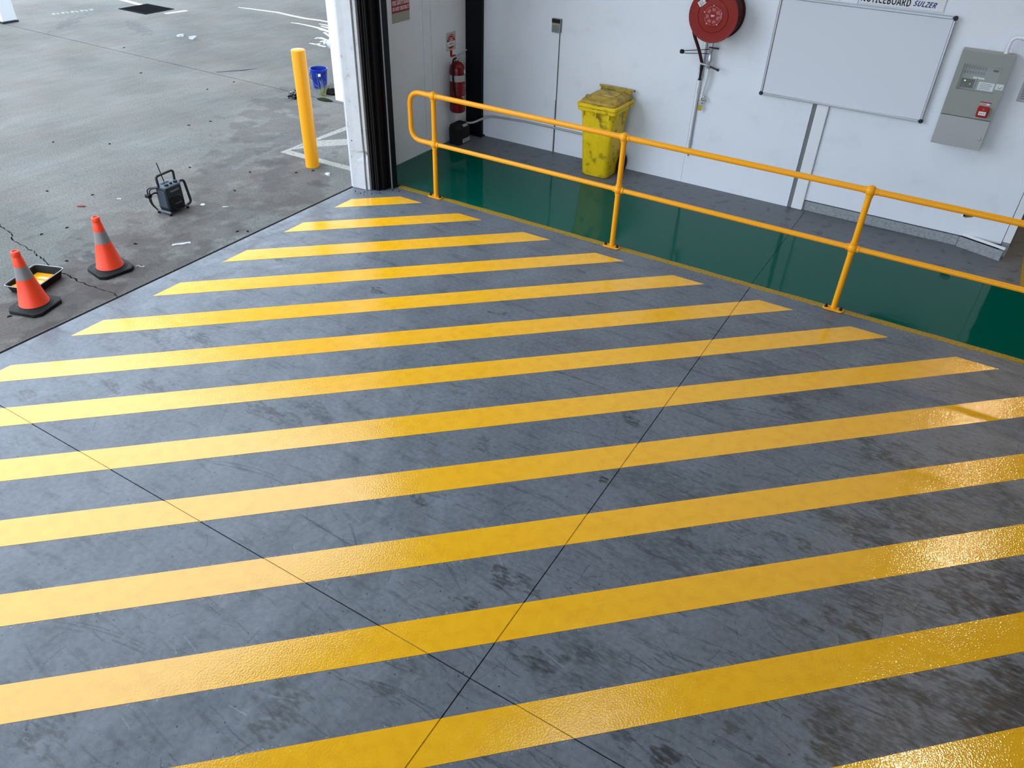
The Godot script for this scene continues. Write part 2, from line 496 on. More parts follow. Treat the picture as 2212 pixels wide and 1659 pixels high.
func ground_picture() -> Image:
	rng.seed = 23
	pic_area = Rect2(-17.4, -12.6, 12.0, 12.0)
	pic.resize(pic_n * pic_n * 3)
	var n1 := noise(31, 0.004, 5).get_seamless_image(pic_n, pic_n).get_data()
	var n2 := noise(35, 0.25, 2).get_seamless_image(pic_n, pic_n).get_data()
	var im3 := noise(38, 0.03, 4).get_seamless_image(pic_n, 512)
	im3.resize(pic_n, pic_n, Image.INTERPOLATE_CUBIC)
	var n3 := im3.get_data()
	var n4 := noise(44, 0.003, 3).get_seamless_image(pic_n, pic_n).get_data()
	var br := int(GROUND_GREY.r * 255)
	var bg := int(GROUND_GREY.g * 255)
	var bb := int(GROUND_GREY.b * 255)
	for i in pic_n * pic_n:
		var v := ((n1[i] - 128) * 9 + (n2[i] - 128) * 14 + (n3[i] - 128) * 4) / 100
		var w := (n4[i] - 128) / 28
		pic[i * 3] = clampi(br + v + w, 0, 255)
		pic[i * 3 + 1] = clampi(bg + v, 0, 255)
		pic[i * 3 + 2] = clampi(bb + v - w / 2, 0, 255)
	var wet := Color(0.22, 0.23, 0.24)
	# soiled brown area inside the gate, with a ragged edge, plus painted-in building shade
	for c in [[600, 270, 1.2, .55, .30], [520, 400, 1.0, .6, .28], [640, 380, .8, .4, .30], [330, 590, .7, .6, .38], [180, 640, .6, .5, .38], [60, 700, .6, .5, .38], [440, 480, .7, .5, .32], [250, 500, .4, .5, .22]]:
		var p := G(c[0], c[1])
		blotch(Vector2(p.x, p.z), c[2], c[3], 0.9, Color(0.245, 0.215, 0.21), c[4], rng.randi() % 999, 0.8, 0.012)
	for c in [[210, 552, .10, .07, .55], [190, 558, .07, .05, .45], [178, 518, .05, .03, .45], [150, 513, .04, .025, .4], [190, 530, .05, .03, .35], [255, 535, .03, .02, .4], [160, 665, .06, .04, .45], [185, 605, .05, .04, .35], [230, 540, .05, .03, .35], [75, 470, .2, .1, .18], [690, 398, .12, .06, .4], [590, 385, .35, .12, .15], [640, 300, .8, .35, .12], [560, 330, .6, .4, .1], [430, 390, .5, .3, .1], [275, 430, .3, .2, .08], [300, 60, .5, .12, .3], [150, 48, .6, .12, .28], [400, 90, .6, .2, .1]]:
		var p := G(c[0], c[1])
		blotch(Vector2(p.x, p.z), c[2] * 1.2, c[3] * 1.2, rng.randfn(0, 0.4), wet, c[4], rng.randi() % 999, 0.6, 0.04)
	for i in 1500:
		var a := Vector2(rng.randf_range(-8.5, -5.4), rng.randf_range(-8, -0.6))
		if rng.randf() < 0.85:
			var p := to_pic(a)
			var al := rng.randf_range(0.15, 0.5)
			for y in rng.randi_range(1, 3):
				for x in rng.randi_range(1, 4):
					dab(int(p.x) + x, int(p.y) + y, wet, al)
		else:
			stroke(a, a + Vector2.from_angle(rng.randf() * TAU) * rng.randf_range(0.05, 0.4), 0.01, 0.008, wet, 0.25, 0.5)
	for i in 500:
		var p := to_pic(Vector2(rng.randf_range(-17, -5.4), rng.randf_range(-12.5, -0.6)))
		dab(int(p.x), int(p.y), Color(0.9, 0.9, 0.88), rng.randf_range(0.2, 0.7))
	return Image.create_from_data(pic_n, pic_n, false, Image.FORMAT_RGB8, pic)

# ------------------------------------------------------------------ stripes: one direction, equal pitch
var SDIR := Vector2.from_angle(deg_to_rad(-43.4))
var SNRM := Vector2(sin(deg_to_rad(43.4)), cos(deg_to_rad(43.4)))
var noise_edge := noise(77, 0.05, 2)
func stripe_offsets(i: int) -> Array:        # far edge and near edge, measured along SNRM
	var far: float = STRIPE_FAR[i]
	return [far, far + STRIPE_W[i]]
const STRIPE_W := [0.190, 0.190, 0.201, 0.196, 0.196, 0.196, 0.197, 0.198, 0.201, 0.201, 0.198, 0.200, 0.200]
const STRIPE_FAR := [-7.571, -7.072, -6.555, -6.029, -5.512, -4.987, -4.481, -3.951, -3.425, -2.891, -2.360, -1.831, -1.300]
const FLOOR_GREY := Color(0.40, 0.422, 0.45)
const GROUND_GREY := Color(0.398, 0.389, 0.370)

func _ready() -> void:
	# ---------------- camera, sky, exposure
	var cam := Camera3D.new()
	cam.name = "camera"
	cam.transform = Transform3D(Basis(RIGHT, -DOWN, -AHEAD).orthonormalized(), EYE)
	cam.fov = rad_to_deg(2.0 * atan(829.5 / FOCAL))
	cam.near = 0.05
	cam.far = 300.0
	add_child(cam)
	cam.make_current()
	var env := Environment.new()
	env.background_mode = Environment.BG_SKY
	var sm := ProceduralSkyMaterial.new()
	sm.sky_top_color = Color(0.88, 0.94, 1.0)
	sm.sky_horizon_color = Color(0.83, 0.88, 0.94)
	sm.sky_curve = 0.35
	sm.sky_energy_multiplier = 1.0
	sm.ground_bottom_color = Color(0.30, 0.31, 0.32)
	sm.ground_horizon_color = Color(0.45, 0.47, 0.50)
	sm.sun_angle_max = 0.0
	var sky := Sky.new()
	sky.sky_material = sm
	env.sky = sky
	env.background_energy_multiplier = 4.5
	env.tonemap_mode = Environment.TONE_MAPPER_LINEAR
	env.tonemap_exposure = 1.08
	env.sdfgi_enabled = true
	env.ssao_enabled = true
	env.ssil_enabled = true
	var we := WorldEnvironment.new()
	we.name = "environment"
	we.environment = env
	add_child(we)
	make_materials()
	build_floor()
	build_shell()
	build_yard()
	build_walls_near()
	build_stripes()
	build_handrail()
	build_bin()
	build_reel()
	build_board()
	build_panel()
	build_side_wall_things()
	build_yard_things()
	build_lamps()

var M := {}
func make_materials() -> void:
	var fl := mat("painted_floor", Color.WHITE, 0.38, 0.40)
	fl.albedo_texture = ImageTexture.create_from_image(floor_picture())
	bumpy(fl, noise(71, 0.03, 4), 512, 3.0, 0.25)
	fl.uv1_scale = Vector3.ONE
	M.floor = fl
	var gd := mat("yard_concrete", Color.WHITE, 0.85, 0.4)
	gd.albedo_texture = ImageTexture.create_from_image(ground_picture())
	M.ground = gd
	var sy := textured("stripe_paint", ramp_image(noise(91, 0.012, 3), 512, [[0.0, Color(0.93, 0.675, 0.13)], [0.5, Color(0.955, 0.705, 0.13)], [1.0, Color(0.965, 0.72, 0.145)]]), 0.08, 0.56, 1.5)
	bumpy(sy, noise(93, 0.10, 3), 512, 4.0, 0.11)
	M.stripe = sy
	var gr := mat("green_paint", Color(0.0, 0.325, 0.27), 0.06, 0.26)
	gr.uv1_triplanar = true
	gr.uv1_world_triplanar = true
	gr.uv1_scale = Vector3.ONE * 0.7
	bumpy(gr, noise(95, 0.02, 2), 512, 3.0, 0.06)
	M.green = gr
	M.dim_floor = textured("bare_floor", ramp_image(noise(97, 0.02, 5), 512, [[0.0, Color(0.30, 0.31, 0.325)], [0.35, FLOOR_GREY], [1.0, FLOOR_GREY]]), 0.45, 0.36, 0.6)
	M.kerb = textured("worn_yellow_line", ramp_image(noise(99, 0.05, 5), 512, [[0.0, Color(0.36, 0.33, 0.22)], [0.42, Color(0.62, 0.50, 0.13)], [1.0, Color(0.74, 0.60, 0.12)]]), 0.55, 0.4, 2.0)
	M.wall = textured("white_wall_sheet", ramp_image(noise(101, 0.01, 5), 512, [[0.0, Color(0.87, 0.885, 0.91)], [0.3, Color(0.892, 0.907, 0.932)], [1.0, Color(0.90, 0.915, 0.94)]]), 0.45, 0.45, 0.5)
	M.white = mat("white_enamel", Color(0.90, 0.91, 0.92), 0.4, 0.5)
	M.flash = textured("scuffed_white_flashing", ramp_image(noise(103, 0.02, 5), 512, [[0.0, Color(0.54, 0.55, 0.55)], [0.22, Color(0.755, 0.76, 0.765)], [1.0, Color(0.79, 0.795, 0.80)]]), 0.45, 0.45, 0.6)
	M.black = mat("black_steel", Color(0.03, 0.03, 0.036), 0.6, 0.3)
	M.iron = mat("cast_iron", Color(0.085, 0.09, 0.10), 0.95, 0.12)
	M.scrap = mat("litter_white", Color(0.72, 0.73, 0.73), 0.7, 0.3)
	M.navy = mat("navy_steel", Color(0.035, 0.045, 0.075), 0.5, 0.3)
	M.rubber = mat("black_rubber", Color(0.055, 0.055, 0.06), 0.7, 0.4)
	M.gap = mat("joint_dirt", Color(0.03, 0.03, 0.03), 0.98, 0.1)
	M.rail = mat("golden_yellow_enamel", Color(0.94, 0.635, 0.085), 0.32, 0.40)
	M.bolt = mat("dark_bolt", Color(0.16, 0.15, 0.17), 0.4, 0.5, 0.6)
	M.alu = mat("aluminium", Color(0.74, 0.76, 0.78), 0.35, 0.5, 0.75)
	M.steel = mat("bright_steel", Color(0.72, 0.73, 0.74), 0.25, 0.5, 0.95)
	M.galv = textured("galvanised_sheet", ramp_image(noise(107, 0.03, 5), 512, [[0.0, Color(0.42, 0.43, 0.44)], [0.35, Color(0.56, 0.575, 0.585)], [1.0, Color(0.62, 0.635, 0.645)]]), 0.5, 0.5, 1.5)
	M.ceiling = mat("dark_roof_sheet", Color(0.30, 0.30, 0.31), 0.7, 0.4)
	M.hall = mat("hall_wall", Color(0.40, 0.38, 0.36), 0.7, 0.4)
	M.red = mat("red_enamel", Color(0.62, 0.07, 0.06), 0.35, 0.4)
	M.red_dark = mat("dark_red_enamel", Color(0.44, 0.035, 0.06), 0.32, 0.42)
	M.reel = mat("brick_red_enamel", Color(0.53, 0.14, 0.115), 0.42, 0.34)
	M.reel_dark = mat("dark_red_hose", Color(0.24, 0.06, 0.055), 0.6, 0.4)
	M.print_pink = mat("pale_red_print", Color(0.68, 0.36, 0.37), 0.5, 0.4)
	M.paper = mat("white_paper", Color(0.88, 0.89, 0.90), 0.6, 0.4)
	M.ink = mat("black_ink", Color(0.06, 0.06, 0.08), 0.5, 0.4)
	M.ink_grey = mat("grey_ink", Color(0.42, 0.43, 0.44), 0.5, 0.4)
	M.ink_blue = mat("navy_ink", Color(0.10, 0.11, 0.42), 0.5, 0.4)
	M.beige = mat("beige_enamel", Color(0.565, 0.575, 0.55), 0.4, 0.5)
	M.beige_low = mat("light_grey_enamel", Color(0.66, 0.66, 0.66), 0.4, 0.5)
	M.dark_grey = mat("dark_grey_plastic", Color(0.16, 0.17, 0.19), 0.5, 0.4)
	M.grey = mat("mid_grey_plastic", Color(0.45, 0.46, 0.46), 0.5, 0.4)
	M.tag = mat("yellow_tag", Color(0.72, 0.62, 0.14), 0.5, 0.4)
	M.orange = mat("orange_vinyl", Color(1.0, 0.29, 0.15), 0.42, 0.45)
	M.silver_band = mat("grey_reflective_band", Color(0.52, 0.51, 0.51), 0.35, 0.5)
	M.blue = mat("blue_plastic", Color(0.03, 0.15, 0.55), 0.3, 0.5)
	M.radio = mat("dusty_dark_plastic", Color(0.13, 0.15, 0.16), 0.55, 0.45)
	M.radio_dust = mat("dusty_grey_plastic", Color(0.36, 0.40, 0.44), 0.7, 0.4)
	M.green_dark = mat("dark_green_plastic", Color(0.07, 0.10, 0.09), 0.5, 0.45)
	M.wet_yellow = mat("wet_yellow_paint", Color(0.88, 0.60, 0.06), 0.12, 0.6)
	M.bin = textured("dirty_yellow_plastic", ramp_image(noise(111, 0.012, 6), 512, [[0.0, Color(0.42, 0.34, 0.08)], [0.22, Color(0.62, 0.52, 0.08)], [0.38, Color(0.90, 0.76, 0.06)], [1.0, Color(0.96, 0.82, 0.07)]]), 0.5, 0.45, 1.1, false)
	M.bin_lid = textured("dusty_yellow_lid", ramp_image(noise(113, 0.012, 6), 512, [[0.0, Color(0.42, 0.35, 0.16)], [0.4, Color(0.68, 0.56, 0.20)], [1.0, Color(0.82, 0.70, 0.22)]]), 0.55, 0.45, 1.4, false)
	M.line_white = textured("worn_white_marking", ramp_image(noise(115, 0.06, 4), 512, [[0.0, Color(0.40, 0.39, 0.37)], [0.4, Color(0.57, 0.56, 0.53)], [1.0, Color(0.63, 0.62, 0.59)]]), 0.8, 0.3, 0.8)
	M.spill = mat("spilled_white_paint", Color(0.80, 0.82, 0.83), 0.4, 0.4)
	M.weed = mat("dry_grass", Color(0.52, 0.56, 0.36), 0.8, 0.3)
	M.moss = mat("moss", Color(0.15, 0.175, 0.10), 0.95, 0.2)
	M.litter = mat("leaf_litter", Color(0.10, 0.095, 0.085), 0.95, 0.2)
	M.bag = mat("black_plastic_film", Color(0.05, 0.05, 0.055), 0.25, 0.5)
	var gl := mat("window_pane", Color(0.9, 0.95, 0.95, 0.06), 0.03, 0.35)
	gl.transparency = BaseMaterial3D.TRANSPARENCY_ALPHA
	M.glass = gl

# ------------------------------------------------------------------ floor
func jx(z: float) -> float:
	return -1.131 + (z + 1.19) * 0.0108
const JZ := -1.676
func cells() -> Array:      # the four slabs between the saw cuts, as outlines
	var h := 0.003
	var far := -6.045
	return [
		PackedVector2Array([Vector2(-5.365, far), Vector2(jx(far) - h, far), Vector2(jx(JZ) - h, JZ - h), Vector2(-5.365, JZ - h)]),
		PackedVector2Array([Vector2(jx(far) + h, far), Vector2(14, far), Vector2(14, JZ - h), Vector2(jx(JZ) + h, JZ - h)]),
		PackedVector2Array([Vector2(-5.365, JZ + h), Vector2(jx(JZ) - h, JZ + h), Vector2(jx(12) - h, 12), Vector2(-5.365, 12)]),
		PackedVector2Array([Vector2(jx(JZ) + h, JZ + h), Vector2(14, JZ + h), Vector2(14, 12), Vector2(jx(12) + h, 12)])]
func build_floor() -> void:
	var fl := part_of_setting("floor", "grey painted concrete floor with saw-cut joints and scuffs", "floor")
	var uv := Rect2(-5.4, -6.06, 8.0, 8.0)
	for c in cells():
		var st := mb()
		slab(st, c, -0.15, 0.0, uv)
		obj("floor_slab", st, M.floor, fl)
	var st := mb()
	box(st, Vector3(4.3, -0.19, -6.0), Vector3(19.4, 0.07, 36.2))
	obj("subfloor", st, M.gap, fl)
	# glossy green walkway, cut by the same joint
	var h := 0.0015
	for c in [[-5.39, jx(-6.7) - h], [jx(-6.7) + h, 14.0]]:
		st = mb()
		slab(st, PackedVector2Array([Vector2(c[0], -6.10), Vector2(c[1], -6.10), Vector2(c[1], -7.345), Vector2(c[0], -7.345)]), -0.15, 0.0)
		var w := obj("walkway_slab", st, M.green, fl)
		w.set_meta("label", "glossy green painted walkway")
	for c in [[-5.39, jx(-7.6) - 0.002, -7.345, ZB - 0.2], [jx(-7.6) + 0.002, 14.0, -7.345, -24.0]]:
		st = mb()
		slab(st, PackedVector2Array([Vector2(c[0], c[2]), Vector2(c[1], c[2]), Vector2(c[1], c[3]), Vector2(c[0], c[3])]), -0.15, 0.0)
		obj("floor_strip", st, M.dim_floor, fl)
	# worn yellow line between floor and walkway
	st = mb()
	var up := PackedVector2Array()
	var dn := PackedVector2Array()
	var nz := noise(201, 0.9, 3)
	for i in 78:
		var x := -4.985 + i * 0.12
		up.append(Vector2(x, -6.108 + nz.get_noise_1d(x * 7.0) * 0.008))
		dn.append(Vector2(x, -6.046 + nz.get_noise_1d(x * 9.0 + 50) * 0.010))
	dn.reverse()
	up.append_array(dn)
	slab(st, up, -0.15, 0.004)
	var k := obj("yellow_line", st, M.kerb)
	tag(k, "worn yellow line between grey floor and green walkway", "floor line")
	st = mb()
	slab(st, PackedVector2Array([Vector2(0.80, -7.36), Vector2(0.85, -7.36), Vector2(0.85, -11.0), Vector2(0.80, -11.0)]), 0.0, 0.0015)
	tag(obj("yellow_line", st, M.kerb), "faded yellow line on the floor past the wall end", "floor line")

# ------------------------------------------------------------------ building shell, most of it outside the frame
func build_shell() -> void:
	var top := 7.6
	var st := mb()
	var rf := part_of_setting("ceiling", "dark sheet roof over the hall with one translucent strip", "ceiling")
	var sx0 := -2.35
	var sx1 := -1.30
	var sz0 := -6.7
	var sz1 := -0.8
	wbox("roof_sheet", Vector3(-5.6, top, -24.2), Vector3(sx0, top + 0.12, 12.2), M.ceiling, rf)
	wbox("roof_sheet", Vector3(sx1, top, -24.2), Vector3(14.2, top + 0.12, 12.2), M.ceiling, rf)
	wbox("roof_sheet", Vector3(sx0, top, -24.2), Vector3(sx1, top + 0.12, sz0), M.ceiling, rf)
	wbox("roof_sheet", Vector3(sx0, top, sz1), Vector3(sx1, top + 0.12, 12.2), M.ceiling, rf)
	wbox("skylight_pane", Vector3(sx0, top + 0.08, sz0), Vector3(sx1, top + 0.084, sz1), M.glass, rf)
	# wall with the roller door opening: above the door, and beyond it
	var wl := part_of_setting("wall_left", "white wall beside the open roller door", "wall")
	wbox("lintel", Vector3(-5.6, 5.75, -5.8), Vector3(-5.4, top, 3.2), M.wall, wl)
	wbox("wall_sheet", Vector3(-5.6, 0, 3.2), Vector3(-5.4, top, 12.2), M.hall, wl)
	# return beside the door: two sheets with a seam and a raised trim
	wbox("wall_sheet", Vector3(-5.59, 0, -7.118), Vector3(XS, top, -6.05), M.wall, wl)
	wbox("wall_sheet", Vector3(-5.59, 0, ZB - 0.2), Vector3(XS, top, -7.124), M.wall, wl)
	wbox("cover_strip", Vector3(XS, 0, -7.300), Vector3(XS + 0.012, top, -7.262), M.white, wl, 0.003)
	st = mb()
	box(st, Vector3(14.1, top / 2, -6.0), Vector3(0.2, top, 36.4))
	setting("wall_right", st, M.hall, "far side wall of the hall", "wall")
	var wf := part_of_setting("wall_front", "end wall of the hall with an opening added for fill light", "wall")  # unseen opening behind the camera, added to brighten the interior
	wbox("wall_sheet", Vector3(-5.4, 0, 12.0), Vector3(-5.0, top, 12.2), M.hall, wf)
	wbox("wall_sheet", Vector3(10.0, 0, 12.0), Vector3(14.0, top, 12.2), M.hall, wf)
	wbox("lintel", Vector3(-5.0, 6.8, 12.0), Vector3(10.0, top, 12.2), M.hall, wf)
	st = mb()
	box(st, Vector3(7.4, top / 2, -24.1), Vector3(13.4, top, 0.2))
	setting("wall_end", st, M.hall, "far end wall of the hall", "wall")
	st = mb()
	box(st, Vector3(0.60, top / 2, -16.2), Vector3(0.16, top, 15.8))
	setting("wall_inner", st, M.hall, "brown side wall running back from the wall end", "wall")
	# back wall: sheets with hairline seams
	var wb := part_of_setting("wall_back", "white back wall of tall sheets", "wall")
	var xs := [-5.39, -2.567, -1.39]
	for i in 2:
		wbox("wall_sheet", Vector3(xs[i] + 0.001, 0.0, ZB - 0.14), Vector3(xs[i + 1] - 0.001, top, ZB), M.wall, wb)
	wbox("backing", Vector3(-1.40, 0, ZB - 0.14), Vector3(0.64, top, ZB - 0.05), M.dark_grey, wb)
	wbox("wall_sheet", Vector3(-1.24, 2.9, ZB - 0.05), Vector3(0.645, top, ZB - 0.012), M.wall, wb)
	wbox("wall_sheet", Vector3(-1.389, 1.902, ZB - 0.05), Vector3(-1.236, top, ZB - 0.002), M.wall, wb)

# ------------------------------------------------------------------ yard outside
func build_yard() -> void:
	var g := part_of_setting("pavement", "weathered concrete yard outside the door", "pavement")
	var uv := Rect2(-17.4, -12.6, 12.0, 12.0)
	# the ragged crack is cut out of the slab
	var mid := [[0, 485], [8, 492], [22, 502], [27, 508], [25, 514], [35, 523], [42, 527], [58, 535], [66, 540], [75, 545], [78, 550], [88, 556], [94, 561], [103, 570], [117, 579], [131, 586], [138, 591], [152, 597], [165, 603], [174, 610], [190, 616], [207, 621], [222, 626], [236, 630], [245, 633], [252, 638], [258, 642]]
	var a := PackedVector2Array()
	var b := PackedVector2Array()
	rng.seed = 5
	var first := G(mid[0][0], mid[0][1])
	for i in mid.size():
		var p := G(mid[i][0], mid[i][1])
		if i == mid.size() - 1:
			p.x = -5.3
		var w := rng.randf_range(0.004, 0.010)
		if i > mid.size() - 9:
			w *= 0.75
		a.append(Vector2(p.x, p.z - w))
		b.append(Vector2(p.x, p.z + w))
		if i < mid.size() - 1:
			var nx := G(mid[i + 1][0], mid[i + 1][1])
			for k in [0.33, 0.67]:
				var m := p.lerp(nx, k) + Vector3(0, 0, rng.randf_range(-0.012, 0.012))
				var w2 := rng.randf_range(0.002, 0.007)
				a.append(Vector2(m.x, m.z - w2))
				b.append(Vector2(m.x, m.z + w2))
	a.insert(0, Vector2(first.x - 0.3, first.z + 0.05))
	b.reverse()
	a.append_array(b)
	var near := PackedVector2Array([Vector2(-40, -7.915), Vector2(-5.392, -7.915), Vector2(-5.392, 20), Vector2(-40, 20)])
	var cut := Geometry2D.clip_polygons(near, a)
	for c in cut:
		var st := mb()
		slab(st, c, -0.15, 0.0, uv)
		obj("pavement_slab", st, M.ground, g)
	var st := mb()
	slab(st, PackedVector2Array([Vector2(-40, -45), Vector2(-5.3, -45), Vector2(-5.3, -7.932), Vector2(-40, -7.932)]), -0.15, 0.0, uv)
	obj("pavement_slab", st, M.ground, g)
	st = mb()
	slab(st, PackedVector2Array([Vector2(-5.38, 12.2), Vector2(24, 12.2), Vector2(24, 40), Vector2(-5.38, 40)]), -0.15, 0.0, uv)
	obj("pavement_slab", st, M.ground, g)
	st = mb()
	box(st, Vector3(-22.65, -0.10, -12.5), Vector3(34.7, 0.15, 65.0))
	obj("joint_bed", st, M.gap, g)
	# annex whose end wall shows past the pier
	st = mb()
	box(st, Vector3(-6.595, 3.3, -16.0), Vector3(1.99, 6.6, 16.0))
	setting("wall_annex", st, M.white, "white annex wall outside behind the door pier", "wall")
	# open shelter roof between the annex and the white column
	st = mb()
	box(st, Vector3(-11.45, 6.15, -13.1), Vector3(7.70, 0.5, 10.0))
	setting("ceiling_shelter", st, M.white, "flat white shelter roof over the yard", "roof")
	var col := thing("shelter_column", "white square column with dark base standing in the yard", "column", Vector3(-15.36, 0, -8.045))
	wbox("shaft", Vector3(-0.14, 0.03, -0.135), Vector3(0.14, 6.4, 0.135), M.white, col, 0.01)
	wbox("base", Vector3(-0.15, 0, -0.145), Vector3(0.15, 0.03, 0.145), M.dark_grey, col)

# ------------------------------------------------------------------ pier, columns, jamb, wall door
func build_walls_near() -> void:
	var top := 7.6
	# white flashing of the pier with its dent, as a swept sheet
	var t := part_of_setting("trim_pier", "dented white metal flashing of the door pier", "trim")
	var st := mb()
	var ys := [0.004, 0.16, 0.22, 0.30, 0.36, 0.385, 0.41, 0.47, 0.55, 0.75, 1.0, top]
	var dent := [0.002, 0.0, 0.004, 0.010, 0.022, 0.026, 0.012, 0.008, 0.004, 0.002, 0.0, 0.0]
	for i in ys.size() - 1:
		var pr := func(k: int) -> Array:
			var d: float = dent[k]
			return [Vector3(-5.392, ys[k], -5.99), Vector3(-5.392, ys[k], -5.790), Vector3(-5.362, ys[k], -5.780), Vector3(-5.300, ys[k], -5.790 - d * 0.3), Vector3(-5.205 - d * 0.6, ys[k], -5.797 - d), Vector3(-5.205 - d * 0.6, ys[k], -5.99)]
		var lo: Array = pr.call(i)
		var hi: Array = pr.call(i + 1)
		for k in 5:
			quad(st, lo[k], lo[k + 1], hi[k + 1], hi[k])
	obj("flashing", st, M.flash, t)
	st = mb()
	for i in ys.size() - 1:
		var d0: float = dent[i]
		var d1: float = dent[i + 1]
		var lo := [Vector3(-5.192 - d0 * .5, ys[i], -5.99), Vector3(-5.192 - d0 * .5, ys[i], -5.812 - d0), Vector3(-5.166 - d0 * .7, ys[i], -5.818 - d0), Vector3(-5.166 - d0 * .7, ys[i], -5.99)]
		var hi := [Vector3(-5.192 - d1 * .5, ys[i + 1], -5.99), Vector3(-5.192 - d1 * .5, ys[i + 1], -5.812 - d1), Vector3(-5.166 - d1 * .7, ys[i + 1], -5.818 - d1), Vector3(-5.166 - d1 * .7, ys[i + 1], -5.99)]
		for k in 3:
			quad(st, lo[k], lo[k + 1], hi[k + 1], hi[k])
	obj("flashing_lip", st, M.flash, t)
	wbox("groove_sheet", Vector3(-5.215, 0.004, -6.0), Vector3(-5.185, top, -5.838), M.grey, t)
	for y in [0.12, 0.33, 0.5, 1.3, 2.1]:
		st = mb()
		disc(st, Vector3(-5.35 if y != 0.5 else -5.33, y, -5.79), Vector3(0, 0, 1), 0.006, 0.007, 8)
		obj("screw", st, M.dark_grey, t)
	# black roller-door guide beside it
	t = part_of_setting("trim_guide", "black roller door guide channel beside the white pier", "trim")
	wbox("guide_back", Vector3(-5.164, 0.002, -5.99), Vector3(-5.085, top, -5.862), M.black, t)
	for x in [-5.160, -5.140, -5.112, -5.090]:
		wbox("guide_rib", Vector3(x, 0.002, -5.87), Vector3(x + 0.010, top, -5.850 if x > -5.12 else -5.838), M.rubber, t, 0.002)
	wbox("guide_cheek", Vector3(-5.09, 0.002, -5.99), Vector3(-5.045, top, -5.90), M.black, t)
	t = part_of_setting("column_door", "dark navy steel column next to the roller door guide", "column")
	wbox("flange", Vector3(-5.30, 0.002, -6.06), Vector3(-4.992, top, -5.985), M.navy, t, 0.003)
	wbox("edge_bead", Vector3(-5.012, 0.002, -5.986), Vector3(-4.998, top, -5.980), M.grey, t)
	t = part_of_setting("column_corner", "dark navy steel column in the corner of the walls", "column")
	wbox("flange", Vector3(-5.389, 0.002, ZB), Vector3(-5.166, top, ZB + 0.05), M.navy, t, 0.003)
	wbox("base_plate", Vector3(-5.385, 0.001, ZB), Vector3(-5.14, 0.014, ZB + 0.09), M.navy, t)
	# grey seal and white jamb, then the wide flush door leaf
	t = part_of_setting("trim_jamb", "white door jamb with a grey seal under the whiteboard", "trim")
	wbox("seal", Vector3(-1.388, 0.002, ZB - 0.04), Vector3(-1.350, 1.9, ZB - 0.004), M.grey, t)
	wbox("jamb", Vector3(-1.348, 0.002, ZB - 0.04), Vector3(-1.236, 1.9, ZB + 0.018), M.white, t, 0.006)
	t = part_of_setting("door_1", "wide white door leaf with a metal kick strip", "door")
	wbox("leaf", Vector3(-1.234, 0.108, ZB - 0.045), Vector3(0.575, 2.9, ZB - 0.006), M.wall, t, 0.003)
	wbox("edge_trim", Vector3(0.58, 0.14, ZB - 0.045), Vector3(0.645, 2.9, ZB + 0.004), M.white, t, 0.003)
	wbox("edge_foot", Vector3(0.58, 0.0, ZB - 0.045), Vector3(0.645, 0.136, ZB + 0.004), M.galv, t, 0.003)
	wbox("kick_strip", Vector3(-1.234, 0.0, ZB - 0.045), Vector3(0.226, 0.098, ZB - 0.008), M.galv, t, 0.003)
	# the end of the strip has been knocked outwards
	var d := Vector3(0.607, 0, -7.862) - Vector3(0.228, 0, ZB - 0.006)
	var bs := Basis(d.normalized(), Vector3.UP, d.normalized().cross(Vector3.UP))
	var c := Vector3(0.228, 0, ZB - 0.006) + d * 0.5
	st = mb()
	box(st, c + Vector3(0, 0.05, 0), Vector3(d.length(), 0.10, 0.006), 0.001, bs)
	obj("bent_kick_strip", st, M.galv, t)
	st = mb()
	box(st, c + Vector3(0.01, 0.121, -0.012), Vector3(d.length(), 0.022, 0.02), 0.002, bs)
	obj("bent_edge", st, M.white, t)
	var hp := B(2088, 464, ZB - 0.006)
	st = mb()
	prism(st, PackedVector2Array([Vector2(-0.035, 0.02), Vector2(-0.03, -0.02), Vector2(0.0, -0.028), Vector2(0.05, -0.012), Vector2(0.075, 0.015), Vector2(0.02, 0.03)]), 0.0, 0.0012, Transform3D(Basis.IDENTITY, hp))
	obj("torn_core", st, mat("torn_foam", Color(0.42, 0.39, 0.32), 0.9, 0.2), t)
	st = mb()
	prism(st, PackedVector2Array([Vector2(-0.030, 0.018), Vector2(-0.026, -0.018), Vector2(-0.012, -0.022), Vector2(-0.016, 0.014)]), 0.0012, 0.002, Transform3D(Basis.IDENTITY, hp))
	obj("torn_gap", st, M.gap, t)
	st = mb()
	quad(st, hp + Vector3(-0.085, 0.02, 0.001), hp + Vector3(-0.055, -0.014, 0.002), hp + Vector3(-0.022, -0.020, 0.022), hp + Vector3(-0.028, 0.020, 0.022))
	obj("torn_flap", st, M.white, t)

